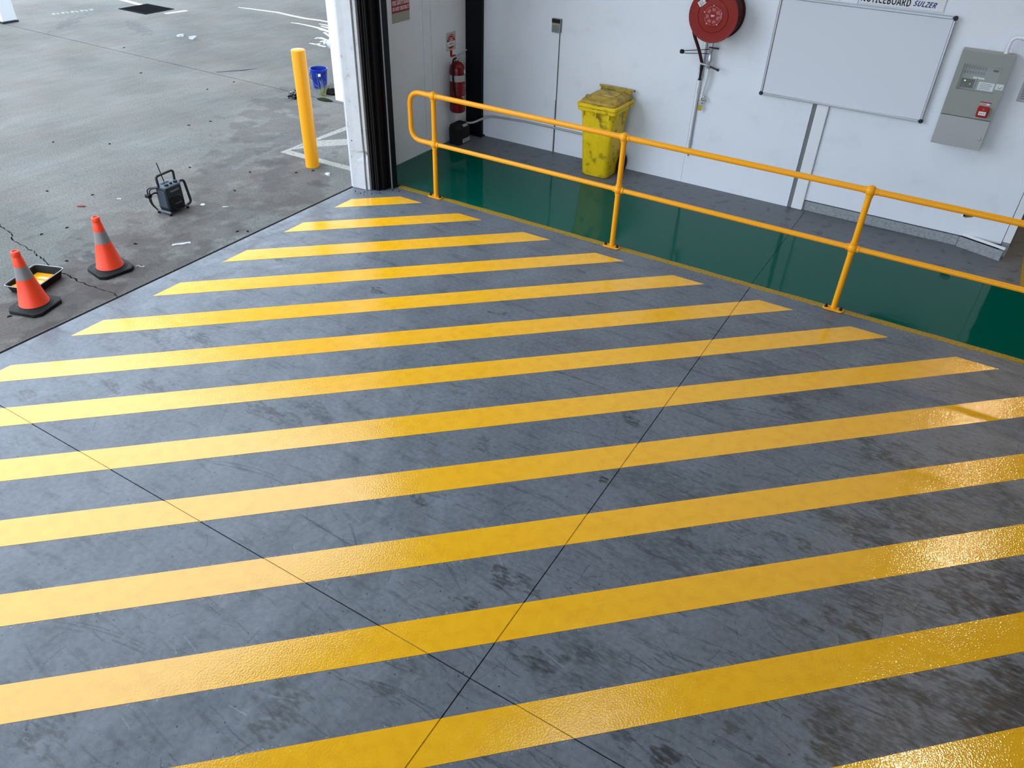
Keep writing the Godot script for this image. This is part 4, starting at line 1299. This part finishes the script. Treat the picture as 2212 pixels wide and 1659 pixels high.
	# keypad with cable
	t = thing("keypad", "small beige keypad with dark screen on the back wall", "keypad", Vector3(-4.218, 1.312, ZB))
	wbox("body", Vector3(-0.052, 0, 0.0), Vector3(0.052, 0.142, 0.036), M.beige, t, 0.005)
	wbox("screen", Vector3(-0.05, 0.098, 0.036), Vector3(0.05, 0.138, 0.038), M.ink, t)
	for r in 4:
		for k in 3:
			wbox("key", Vector3(-0.038 + k * 0.027, 0.012 + r * 0.016, 0.036), Vector3(-0.017 + k * 0.027, 0.023 + r * 0.016, 0.039), M.grey, t)
	for k in 3:
		wbox("soft_key", Vector3(-0.036 + k * 0.027, 0.080, 0.036), Vector3(-0.022 + k * 0.027, 0.088, 0.0385), M.tag, t)
	wbox("back_box", Vector3(-0.05, 0.004, 0.0), Vector3(0.056, 0.138, 0.014), M.grey, t)
	t = thing("keypad_cable", "dark cable running straight down the wall from the keypad", "cable", Vector3(-4.176, 0, ZB))
	st = mb()
	tube(st, [Vector3(0.006, 0.004, 0.006), Vector3(0.003, 0.6, 0.006), Vector3(-0.002, 1.312, 0.006)], 0.0045, 8)
	obj("cable", st, M.dark_grey, t)
	st = mb()
	tube(st, [Vector3(-0.010, 0.004, 0.009), Vector3(-0.012, 0.60, 0.009)], 0.0095, 8)
	obj("cover_strip", st, M.white, t)

# ------------------------------------------------------------------ things in the yard
func cone(at: Vector3, turn: float, label: String) -> void:
	var t := thing("traffic_cone", label, "traffic cone", at, turn, "orange cones in the yard")
	var st := mb()
	var o := PackedVector2Array()
	var h := 0.148
	var ch := 0.042
	for q in [[h, h - ch], [h - ch, h], [-h + ch, h], [-h, h - ch], [-h, -h + ch], [-h + ch, -h], [h - ch, -h], [h, -h + ch]]:
		o.append(Vector2(q[0], q[1]))
	var r0 := []
	var r1 := []
	var r2 := []
	for v in o:
		r0.append(Vector3(v.x, 0, v.y))
		r1.append(Vector3(v.x, 0.026, v.y))
		r2.append(Vector3(v.x * 0.95, 0.031, v.y * 0.95))
	loft(st, [r0, r1, r2])
	lathe(st, [Vector2(0.135, 0.030), Vector2(0.128, 0.036), Vector2(0.118, 0.038), Vector2(0.114, 0.044), Vector2(0.106, 0.046)], 32)
	obj("base", st, M.rubber, t)
	st = mb()
	lathe(st, [Vector2(0.104, 0.036), Vector2(0.109, 0.040), Vector2(0.108, 0.046), Vector2(0.105, 0.05), Vector2(0.060, 0.258)], 36)
	obj("body", st, M.orange, t)
	st = mb()
	lathe(st, [Vector2(0.0603, 0.258), Vector2(0.0608, 0.2585), Vector2(0.0435, 0.358), Vector2(0.0430, 0.3585)], 36)
	obj("reflective_band", st, M.silver_band, t)
	st = mb()
	lathe(st, [Vector2(0.0432, 0.358), Vector2(0.0345, 0.424), Vector2(0.0305, 0.432), Vector2(0.0305, 0.438), Vector2(0.0325, 0.444), Vector2(0.0315, 0.468), Vector2(0.027, 0.475), Vector2(0.020, 0.477), Vector2(0.019, 0.470), Vector2(0, 0.468)], 32)
	obj("tip", st, M.orange, t)
func scrap(called: String, label: String, at: Vector3, pts: Array, turn: float, m: Material, lift := 0.006, category := "litter") -> void:
	var p := PackedVector2Array()
	for q in pts:
		p.append(Vector2(q[0], q[1]).rotated(turn))
	var st := mb()
	var ix := Geometry2D.triangulate_polygon(p)
	var top := []
	for i in p.size():
		top.append(Vector3(p[i].x, 0.0015 + lift * (0.5 + 0.5 * sin(i * 2.4)), p[i].y))
	for k in range(0, ix.size(), 3):
		var a: Vector3 = top[ix[k]]
		var b: Vector3 = top[ix[k + 1]]
		var c: Vector3 = top[ix[k + 2]]
		if (b - a).cross(c - a).y < 0:
			var w := b
			b = c
			c = w
		tri(st, a, b, c)
	for i in p.size():
		var j := (i + 1) % p.size()
		face(st, [Vector3(p[i].x, 0, p[i].y), Vector3(p[j].x, 0, p[j].y), top[j], top[i]], Vector3(0, 0.001, 0))
	var o := obj(called, st, m)
	o.position = at
	tag(o, label, category)
func ribbon(st: SurfaceTool, px: Array, w: Array, y := 0.002) -> void:   # a run of paint lying on the ground
	var pts := PackedVector2Array()
	for q in px:
		var g := G(q[0], q[1])
		pts.append(Vector2(g.x, g.z))
	var l := PackedVector2Array()
	var r := PackedVector2Array()
	for i in pts.size():
		var d: Vector2 = (pts[mini(i + 1, pts.size() - 1)] - pts[maxi(i - 1, 0)]).normalized().orthogonal() * w[mini(i, w.size() - 1)] * 0.5
		l.append(pts[i] + d)
		r.append(pts[i] - d)
	r.reverse()
	l.append_array(r)
	slab(st, l, 0.0, y)
func build_yard_things() -> void:
	cone(Vector3(-5.765, 0, -2.533), 0.30, "orange traffic cone with grey band standing in front of the paint tray")
	cone(Vector3(-5.820, 0, -3.235), -0.17, "orange traffic cone with grey band beside the dark wet patch")
	# bollard
	var st := mb()
	lathe(st, [Vector2(0.0, 0.0), Vector2(0.072, 0.0), Vector2(0.072, 1.205), Vector2(0.070, 1.214), Vector2(0.064, 1.218), Vector2(0, 1.219)], 40)
	var o := obj("bollard", st, M.rail)
	o.position = Vector3(-6.125, 0, -5.985)
	tag(o, "tall round yellow steel bollard outside the door pier", "bollard")
	# worn white triangle marking behind it
	st = mb()
	var gg := func(x: float, y: float) -> Vector2:
		var v := G(x, y)
		return Vector2(v.x, v.z)
	slab(st, PackedVector2Array([gg.call(605, 329), gg.call(757, 369), gg.call(757, 360), gg.call(626, 325)]), 0, 0.0015)
	slab(st, PackedVector2Array([gg.call(605, 329), gg.call(626, 325), gg.call(752, 280), gg.call(750, 272)]), 0, 0.0015)
	slab(st, PackedVector2Array([gg.call(626, 325), gg.call(650, 321), gg.call(692, 317), gg.call(754, 313), gg.call(752, 300), gg.call(684, 304), gg.call(655, 313)]), 0, 0.0015)
	tag(obj("road_marking", st, M.line_white), "worn white triangle marking on the concrete around the bollard", "road marking")
	# bucket
	var t := thing("bucket", "blue plastic bucket with black handle beside the white wall", "bucket", Vector3(-8.17, 0, -8.33))
	st = mb()
	lathe(st, [Vector2(0, 0.0), Vector2(0.088, 0.0), Vector2(0.092, 0.004), Vector2(0.118, 0.245), Vector2(0.125, 0.248), Vector2(0.125, 0.262), Vector2(0.121, 0.264), Vector2(0.114, 0.262), Vector2(0.088, 0.012), Vector2(0, 0.012)], 32)
	obj("shell", st, M.blue, t)
	st = mb()
	var hp := []
	for i in 15:
		var a := PI * i / 14
		hp.append(Vector3(cos(a) * 0.128, 0.235 - sin(a) * 0.10, sin(a) * 0.055 + 0.07 * sin(a)))
	tube(st, hp, 0.005, 8)
	obj("handle", st, M.rubber, t)
	st = mb()
	box(st, Vector3(0.083, 0.195, 0.083), Vector3(0.034, 0.036, 0.002), 0.0, Basis(Vector3.UP, 0.79) * Basis(Vector3.RIGHT, -0.1))
	obj("sticker", st, M.paper, t)
	# paint tray with yellow paint
	t = thing("paint_tray", "black paint tray with wet yellow paint behind a traffic cone", "paint tray", Vector3(-6.085, 0, -2.745), 0.36)
	var L := 0.37
	var W := 0.265
	st = mb()
	var q0 := ring(W - 0.04, L - 0.05, 0.02, Vector3(0, 0.0, 0), 3)
	var q1 := ring(W - 0.012, L - 0.012, 0.03, Vector3(0, 0.064, 0), 3)
	var q2 := ring(W + 0.012, L + 0.012, 0.035, Vector3(0, 0.066, 0), 3)
	var q3 := ring(W + 0.012, L + 0.012, 0.035, Vector3(0, 0.071, 0), 3)
	var q4 := ring(W - 0.016, L - 0.016, 0.028, Vector3(0, 0.071, 0), 3)
	loft(st, [q0, q1, q2, q3], true, false)
	for k in q3.size():
		var k2 := (k + 1) % q3.size()
		face(st, [q3[k], q3[k2], q4[k2], q4[k]], Vector3(0, 0.0, 0))
	var q5 := ring(W - 0.05, L - 0.06, 0.02, Vector3(0, 0.012, 0), 3)
	for k in q4.size():
		var k2 := (k + 1) % q4.size()
		var nn := [q4[k], q4[k2], q5[k2], q5[k]]
		nn.reverse()
		quad(st, nn[0], nn[1], nn[2], nn[3])
	obj("tray_shell", st, M.rubber, t)
	st = mb()
	for k in q3.size():
		var k2 := (k + 1) % q3.size()
		tube(st, [q3[k] * 0.985 + Vector3(0, 0.002, 0), q3[k2] * 0.985 + Vector3(0, 0.002, 0)], 0.0035, 6)
	obj("worn_lip", st, M.beige_low, t)
	st = mb()
	# ramp and well of paint
	quad(st, Vector3(-0.108, 0.050, 0.158), Vector3(0.108, 0.050, 0.158), Vector3(0.108, 0.020, -0.06), Vector3(-0.108, 0.020, -0.06))
	quad(st, Vector3(-0.108, 0.020, -0.06), Vector3(0.108, 0.020, -0.06), Vector3(0.106, 0.019, -0.152), Vector3(-0.106, 0.019, -0.152))
	quad(st, Vector3(0.1085, 0.020, -0.10), Vector3(0.1085, 0.022, 0.15), Vector3(0.119, 0.064, 0.15), Vector3(0.117, 0.060, -0.08))
	obj("wet_paint", st, M.wet_yellow, t)
	for i in 6:
		for k in 5:
			st = mb()
			var z := 0.125 - i * 0.028
			var y := 0.045 - i * 0.004
			tube(st, [Vector3(-0.07 + k * 0.035 - 0.011, y, z), Vector3(-0.07 + k * 0.035, y + 0.003, z - 0.008), Vector3(-0.07 + k * 0.035 + 0.011, y, z)], 0.003, 5)
			obj("ridge", st, mat("pale_wet_paint", Color(0.90, 0.78, 0.42), 0.2, 0.6), t)
	build_radio()
	# manhole grating far out in the yard
	t = thing("drain_grate", "dark rectangular drain grating in the concrete yard", "drain cover", Vector3(-14.48, 0, -10.30))
	wbox("frame", Vector3(-0.40, 0.0, -0.33), Vector3(0.40, 0.008, -0.28), M.iron, t)
	wbox("frame", Vector3(-0.40, 0.0, 0.28), Vector3(0.40, 0.008, 0.33), M.iron, t)
	wbox("frame", Vector3(-0.40, 0.0, -0.28), Vector3(-0.36, 0.008, 0.28), M.iron, t)
	wbox("frame", Vector3(0.36, 0.0, -0.28), Vector3(0.40, 0.008, 0.28), M.iron, t)
	wbox("pit", Vector3(-0.36, 0.0005, -0.28), Vector3(0.36, 0.0015, 0.28), M.gap, t)
	for k in 14:
		wbox("bar", Vector3(-0.345 + k * 0.051, 0.001, -0.28), Vector3(-0.320 + k * 0.051, 0.007, 0.28), M.iron, t)
	# parking lines by the grating
	for q in [[[[250, -4], [308, 11.5]], "long white parking line running up to the drain grating", 0.10], [[[357, 29.5], [403, 23]], "short white line below the drain grating", 0.10]]:
		st = mb()
		ribbon(st, q[0], [q[2]])
		tag(obj("painted_line", st, M.spill), q[1], "road marking")
	# faded lettering strokes
	st = mb()
	for k in 9:
		var x := 112 + k * 10.2
		var y := 29.5 - k * 1.15
		ribbon(st, [[x, y], [x + 6, y + 2.6]], [0.035])
		if k % 2 == 0:
			ribbon(st, [[x + 3, y - 1], [x + 8, y + 0.5]], [0.03])
	tag(obj("faded_lettering", st, M.line_white), "faded white painted lettering on the far concrete", "road marking")
	# spilled white paint runs
	for q in [[[[515, 16], [540, 19], [570, 23], [600, 27], [630, 34], [660, 40], [690, 44], [712, 48]], [0.02, 0.05, 0.06, 0.07, 0.08, 0.08, 0.07], "longest white paint run on the yard concrete"],
		[[[628, 49], [642, 50.5], [660, 54], [678, 58], [692, 61.5], [712, 69]], [0.02, 0.04, 0.05, 0.06, 0.07, 0.09], "white paint run ending in a splatter beside the white wall"],
		[[[689, 51.5], [700, 53.5], [712, 56]], [0.02, 0.05, 0.05], "short upper white paint run beside the white wall"],
		[[[693, 56], [704, 59], [714, 62]], [0.03, 0.06, 0.06], "short lower white paint run beside the white wall"],
		[[[687, 61], [694, 64.5], [703, 67]], [0.02, 0.05, 0.02], "small hooked white paint drip beside the white wall"],
		[[[700, 70], [706, 74], [714, 80]], [0.05, 0.05, 0.05], "white paint splash low beside the white wall"],
		[[[680, 83.5], [686, 82], [692, 82], [700, 84.5], [708, 87], [715, 91]], [0.02, 0.07, 0.09, 0.06, 0.03, 0.03], "curved white paint splash above the white jug"],
		[[[692, 90.5], [698, 89], [706, 86.5]], [0.05, 0.06, 0.03], "small white paint blot above the white jug"],
		[[[668, 93.5], [674, 94.2], [682, 96], [690, 95], [690, 94]], [0.02, 0.05, 0.04, 0.06, 0.02], "thin white paint drip left of the white jug"],
		[[[686, 97], [694, 99], [703, 101]], [0.03, 0.05, 0.05], "white paint drip running under the white jug"]]:
		st = mb()
		ribbon(st, q[0], q[1])
		tag(obj("paint_run", st, M.spill), q[2], "paint spill", "white paint spilled in the yard")
	# jug half hidden by the pier
	t = thing("plastic_jug", "pale plastic jug lying by the white wall among paint runs", "jug", Vector3(-9.47, 0, -10.10))
	st = mb()
	lathe(st, [Vector2(0, -0.14), Vector2(0.075, -0.14), Vector2(0.09, -0.12), Vector2(0.092, 0.05), Vector2(0.07, 0.10), Vector2(0.03, 0.13), Vector2(0.03, 0.16), Vector2(0, 0.16)], 20, Transform3D(along(Vector3(-0.85, 0.1, 0.5)), Vector3(0, 0.092, 0)))
	obj("body", st, mat("milky_plastic", Color(0.70, 0.74, 0.80), 0.4, 0.5), t)
	st = mb()
	disc(st, Vector3(0, 0.092, 0) + Vector3(-0.85, 0.1, 0.5).normalized() * 0.155, Vector3(-0.85, 0.1, 0.5), 0.034, 0.03, 14, 0.004)
	obj("cap", st, M.paper, t)
	# crumpled black plastic and leaf litter
	lump("crumpled_plastic", "crumpled black plastic lying beside the yellow bollard", Vector3(-8.12, 0, -7.76), Vector3(0.11, 0.075, 0.10), M.bag, 7, 0.5)
	lump("leaf_litter", "dark heap of leaf litter at the foot of the white wall", Vector3(-7.85, 0, -8.22), Vector3(0.16, 0.05, 0.10), M.litter, 9, 0.45)
	lump("moss_clump", "low green moss clump in the yard joint", Vector3(-7.70, 0, -7.90), Vector3(0.12, 0.025, 0.05), M.moss, 13, 0.4)
	# weed
	st = mb()
	rng.seed = 41
	for i in 34:
		var a := rng.randf() * TAU
		var ln := rng.randf_range(0.10, 0.34)
		var lean := rng.randf_range(0.1, 0.8)
		var p0 := Vector3(rng.randfn(0, 0.03), 0, rng.randfn(0, 0.02))
		var dr := Vector3(cos(a), 0, sin(a))
		var pts := []
		for k in 6:
			var s := k / 5.0
			pts.append(p0 + dr * ln * lean * s * (0.4 + 0.6 * s) + Vector3.UP * ln * (s - 0.45 * lean * s * s))
		tube(st, pts, 0.0028, 4, 0.0008)
	o = obj("grass_tuft", st, M.weed)
	o.position = Vector3(-7.86, 0, -8.05)
	tag(o, "thin dry grass tuft growing from the joint before the bucket", "weed")
	# scraps
	scrap("paper_scrap", "torn white paper scrap near the foot of the bollard", G(708, 378), [[-0.05, -0.01], [-0.01, -0.03], [0.05, 0.0], [0.045, 0.025], [0.0, 0.012], [-0.04, 0.02]], 0.4, M.scrap, 0.018)
	scrap("white_strip", "ribbed white plastic strip between radio and floor edge", G(392, 527.5), [[-0.078, -0.014], [0.078, -0.014], [0.078, 0.014], [0.05, 0.010], [0.02, 0.014], [-0.01, 0.010], [-0.04, 0.014], [-0.078, 0.012]], -0.92, M.scrap, 0.008)
	scrap("white_curl", "small curled white shaving beside the cone", G(304, 576), [[-0.035, 0.012], [-0.02, -0.002], [0.005, 0.004], [0.035, -0.012], [0.037, -0.005], [0.008, 0.012], [-0.016, 0.008], [-0.03, 0.02]], -0.2, M.scrap, 0.012)
	scrap("red_scrap", "dull red scrap lying alone on the concrete", G(175, 446), [[-0.045, -0.01], [0.01, -0.018], [0.05, -0.004], [0.035, 0.012], [-0.03, 0.016]], -0.5, mat("dull_red", Color(0.42, 0.16, 0.14), 0.7), 0.012)
	scrap("bottle_cap", "round pale bottle cap right of the radio", G(438, 442.5), [[-0.025, 0], [-0.018, -0.018], [0, -0.025], [0.018, -0.018], [0.025, 0], [0.018, 0.018], [0, 0.025], [-0.018, 0.018]], 0.0, M.scrap, 0.006)
	scrap("white_sliver", "thin white sliver standing right of the pale bottle cap", G(487, 447), [[-0.006, -0.03], [0.006, -0.03], [0.006, 0.03], [-0.006, 0.03]], 0.9, M.scrap, 0.004)
	scrap("paper_scrap", "white crumpled paper scrap, the smaller of two beyond the yard joint", G(390, 78.5), [[-0.06, -0.03], [0.02, -0.06], [0.07, 0.0], [0.03, 0.05], [-0.05, 0.04]], 0.0, M.scrap, 0.04)
	scrap("paper_scrap", "white crumpled paper scrap, the larger of two beyond the yard joint", G(416, 83), [[-0.08, -0.04], [0.03, -0.07], [0.09, 0.01], [0.04, 0.06], [-0.06, 0.05]], 0.6, M.scrap, 0.05)
	scrap("dark_stick", "dark flat stick lying beyond the yard joint", G(515, 152), [[-0.32, -0.012], [0.1, -0.02], [0.28, 0.0], [0.1, 0.03], [-0.2, 0.008]], -1.05, M.dark_grey, 0.008)
	scrap("white_scrap", "tiny white scrap between the red scrap and the radio", G(257, 430), [[-0.02, -0.006], [0.02, -0.01], [0.022, 0.004], [-0.018, 0.01]], -0.6, M.scrap, 0.004)
	# dead leaves
	var leaves := [[268, 103], [304, 158], [408, 271], [237, 311], [115, 307], [448, 193], [505, 177], [102, 413], [200, 421], [507, 412], [513, 500], [535, 500], [410, 362], [455, 262], [90, 506], [293, 527], [144, 564], [20, 684], [640, 373], [676, 369], [540, 372], [145, 492]]
	rng.seed = 77
	for i in leaves.size():
		var p := G(leaves[i][0], leaves[i][1])
		var s := 0.5 + 0.05 * p.distance_to(EYE)
		scrap("dead_leaf", "small dark dead leaf lying on the concrete yard", p, [[-0.022 * s, 0], [-0.004 * s, -0.010 * s], [0.022 * s, -0.003 * s], [0.004 * s, 0.011 * s]], rng.randf() * TAU, M.litter, 0.006, "leaf")
		get_child(get_child_count() - 1).set_meta("group", "dead leaves in the yard")
	# chips on the painted floor by the pier
	var chips := [[779, 418], [787, 415], [803, 419], [821, 417], [786, 421], [862, 413], [848, 411], [768, 413]]
	for i in chips.size():
		var p := G(chips[i][0], chips[i][1])
		scrap("grit_chip", "dark grit chip on the grey floor by the door pier", p, [[-0.008, 0], [-0.002, -0.006], [0.009, -0.002], [0.003, 0.006]], rng.randf() * TAU, M.litter, 0.005, "grit")
		get_child(get_child_count() - 1).set_meta("group", "grit chips by the door pier")
func lump(called: String, label: String, at: Vector3, s: Vector3, m: Material, sd: int, rough: float) -> void:
	var n := noise(sd, 1.6, 3)
	var st := mb()
	var nu := 22
	var nv := 10
	var pt := func(u: int, v: int) -> Vector3:
		var a := TAU * (u % nu) / nu
		var e := PI / 2 * v / nv
		var d := Vector3(cos(a) * cos(e), sin(e), sin(a) * cos(e))
		var k := 1.0 + rough * n.get_noise_3dv(d * 1.3)
		return d * s * k
	for v in nv:
		for u in nu:
			quad(st, pt.call(u + 1, v), pt.call(u, v), pt.call(u, v + 1), pt.call(u + 1, v + 1))
	var o := obj(called, st, m)
	o.position = at
	tag(o, label, "debris")
func build_radio() -> void:
	# front looks towards +x; local z is across, x is depth
	var t := thing("site_radio", "dusty dark green job-site radio with roll cage and aerial", "radio", Vector3(-6.385, 0, -4.335), 0.10)
	var st := mb()
	loft(st, [ring(0.135, 0.185, 0.02, Vector3(0, 0.02, 0)), ring(0.145, 0.20, 0.02, Vector3(0, 0.06, 0)), ring(0.140, 0.195, 0.02, Vector3(0, 0.24, 0)), ring(0.13, 0.185, 0.02, Vector3(0, 0.262, 0))])
	obj("body", st, M.green_dark, t)
	st = mb()
	loft(st, [ring(0.155, 0.20, 0.03, Vector3(-0.002, 0.258, 0)), ring(0.16, 0.205, 0.03, Vector3(-0.002, 0.266, 0)), ring(0.15, 0.195, 0.03, Vector3(-0.002, 0.276, 0))])
	var tp := obj("top_plate", st, M.radio_dust, t)
	for q in [[0.045, 0.055, 0.020], [0.045, 0.0, 0.014], [0.045, -0.055, 0.020]]:
		st = mb()
		disc(st, Vector3(q[0], 0.276, q[1]), Vector3.UP, q[2], 0.02, 14, 0.003)
		obj("knob", st, M.radio, tp)
	st = mb()
	box(st, Vector3(-0.03, 0.279, 0.01), Vector3(0.03, 0.006, 0.09), 0.003)
	obj("slot", st, M.green_dark, tp)
	st = mb()
	box(st, Vector3(0.0715, 0.205, 0.0), Vector3(0.008, 0.075, 0.165), 0.003)
	obj("control_face", st, M.radio, t)
	wbox("screen", Vector3(0.0745, 0.214, -0.055), Vector3(0.0765, 0.230, 0.055), M.grey, t)
	for k in 5:
		wbox("button", Vector3(0.0745, 0.188, -0.05 + k * 0.023), Vector3(0.078, 0.196, -0.036 + k * 0.023), M.dark_grey, t)
	st = mb()
	lathe(st, [Vector2(0.078, 0), Vector2(0.078, 0.006), Vector2(0.070, 0.012), Vector2(0.066, 0.008), Vector2(0.03, 0.011), Vector2(0, 0.012)], 28, Transform3D(along(Vector3.RIGHT), Vector3(0.071, 0.098, -0.005)))
	obj("speaker", st, M.ink, t)
	words("metabo", 0.014, 0.085, Vector3(0.0845, 0.098, -0.005), M.ink_grey, t, PI / 2)
	# roll cage: a stout loop by the front right corner, a thin double one by the rear left
	st = mb()
	tube(st, bend([Vector3(0.035, 0.262, -0.085), Vector3(0.035, 0.268, -0.165), Vector3(0.055, 0.03, -0.182), Vector3(0.055, 0.024, -0.10)], 0.045, 7), 0.0125, 12)
	obj("cage_bar", st, M.radio, t)
	for o in [0.0, 0.03]:
		st = mb()
		tube(st, bend([Vector3(-0.03 - o, 0.255, 0.10), Vector3(-0.085 - o, 0.252, 0.155), Vector3(-0.095 - o * 0.6, 0.10, 0.15), Vector3(-0.085, 0.026, 0.11)], 0.04, 6), 0.0065, 10)
		obj("cage_bar", st, M.radio, t)
	for sd in [-1.0, 1.0]:
		st = mb()
		tube(st, [Vector3(0.08, 0.026, sd * 0.105), Vector3(-0.085, 0.026, sd * 0.105)], 0.0115, 10)
		obj("skid_bar", st, M.radio_dust, t)
		for x in [-0.078, 0.072]:
			st = mb()
			lathe(st, [Vector2(0, 0), Vector2(0.014, 0), Vector2(0.015, 0.016), Vector2(0.011, 0.02), Vector2(0, 0.02)], 10, Transform3D(Basis.IDENTITY, Vector3(x, 0, sd * 0.108)))
			obj("foot", st, M.rubber, t)
	st = mb()
	box(st, Vector3(-0.005, 0.15, 0.0985), Vector3(0.105, 0.165, 0.004), 0.002)
	obj("side_panel", st, mat("dusty_side_panel", Color(0.235, 0.27, 0.30), 0.7, 0.35), t)
	st = mb()
	tube(st, bend([Vector3(-0.01, 0.266, 0.10), Vector3(-0.01, 0.372, 0.105), Vector3(-0.01, 0.372, -0.105), Vector3(-0.01, 0.266, -0.10)], 0.03, 6), 0.0115, 10)
	obj("handle", st, M.radio, t)
	st = mb()
	tube(st, [Vector3(-0.05, 0.27, -0.01), Vector3(-0.075, 0.46, 0.005)], 0.0045, 8)
	obj("aerial", st, M.rubber, t)
	st = mb()
	box(st, Vector3(-0.10, 0.185, 0.165), Vector3(0.05, 0.032, 0.045), 0.004)
	tube(st, bend([Vector3(-0.085, 0.19, 0.15), Vector3(-0.06, 0.21, 0.12), Vector3(-0.05, 0.20, 0.10)], 0.02), 0.008, 6)
	obj("mains_plug", st, M.rubber, t)

# ------------------------------------------------------------------ lamps of the hall
func build_lamps() -> void:
	for z in [-7.4, -12.0, -16.6]:
		var t := thing("high_bay_lamp", "warm high-bay lamp hanging under the hall roof", "lamp", Vector3(2.15, 6.95, z), 0.0, "hall lamps")
		var st := mb()
		lathe(st, [Vector2(0.30, 0.03), Vector2(0.31, 0.03), Vector2(0.20, 0.22), Vector2(0.10, 0.30), Vector2(0.10, 0.40), Vector2(0, 0.40)], 24)
		obj("housing", st, M.alu, t)
		st = mb()
		tube(st, [Vector3(0, 0.40, 0), Vector3(0, 0.65, 0)], 0.01, 8)
		obj("hanger", st, M.alu, t)
		st = mb()
		disc(st, Vector3(0, 0.035, 0), Vector3.UP, 0.29, 0.01, 24)
		var lm := mat("lamp_glow", Color(1, 0.9, 0.75), 0.5)
		lm.emission_enabled = true
		lm.emission = Color(1.0, 0.90, 0.76)
		lm.emission_energy_multiplier = 28.0
		obj("lamp_lens", st, lm, t)
		var l := AreaLight3D.new()
		l.name = "lamp_light"
		l.area_size = Vector2(0.5, 0.5)
		l.light_color = Color(1.0, 0.90, 0.76)
		l.light_energy = 5.0
		l.shadow_enabled = true
		l.rotation.x = -PI / 2
		l.position.y = 0.02
		l.set("area_range", 40.0)
		t.add_child(l)
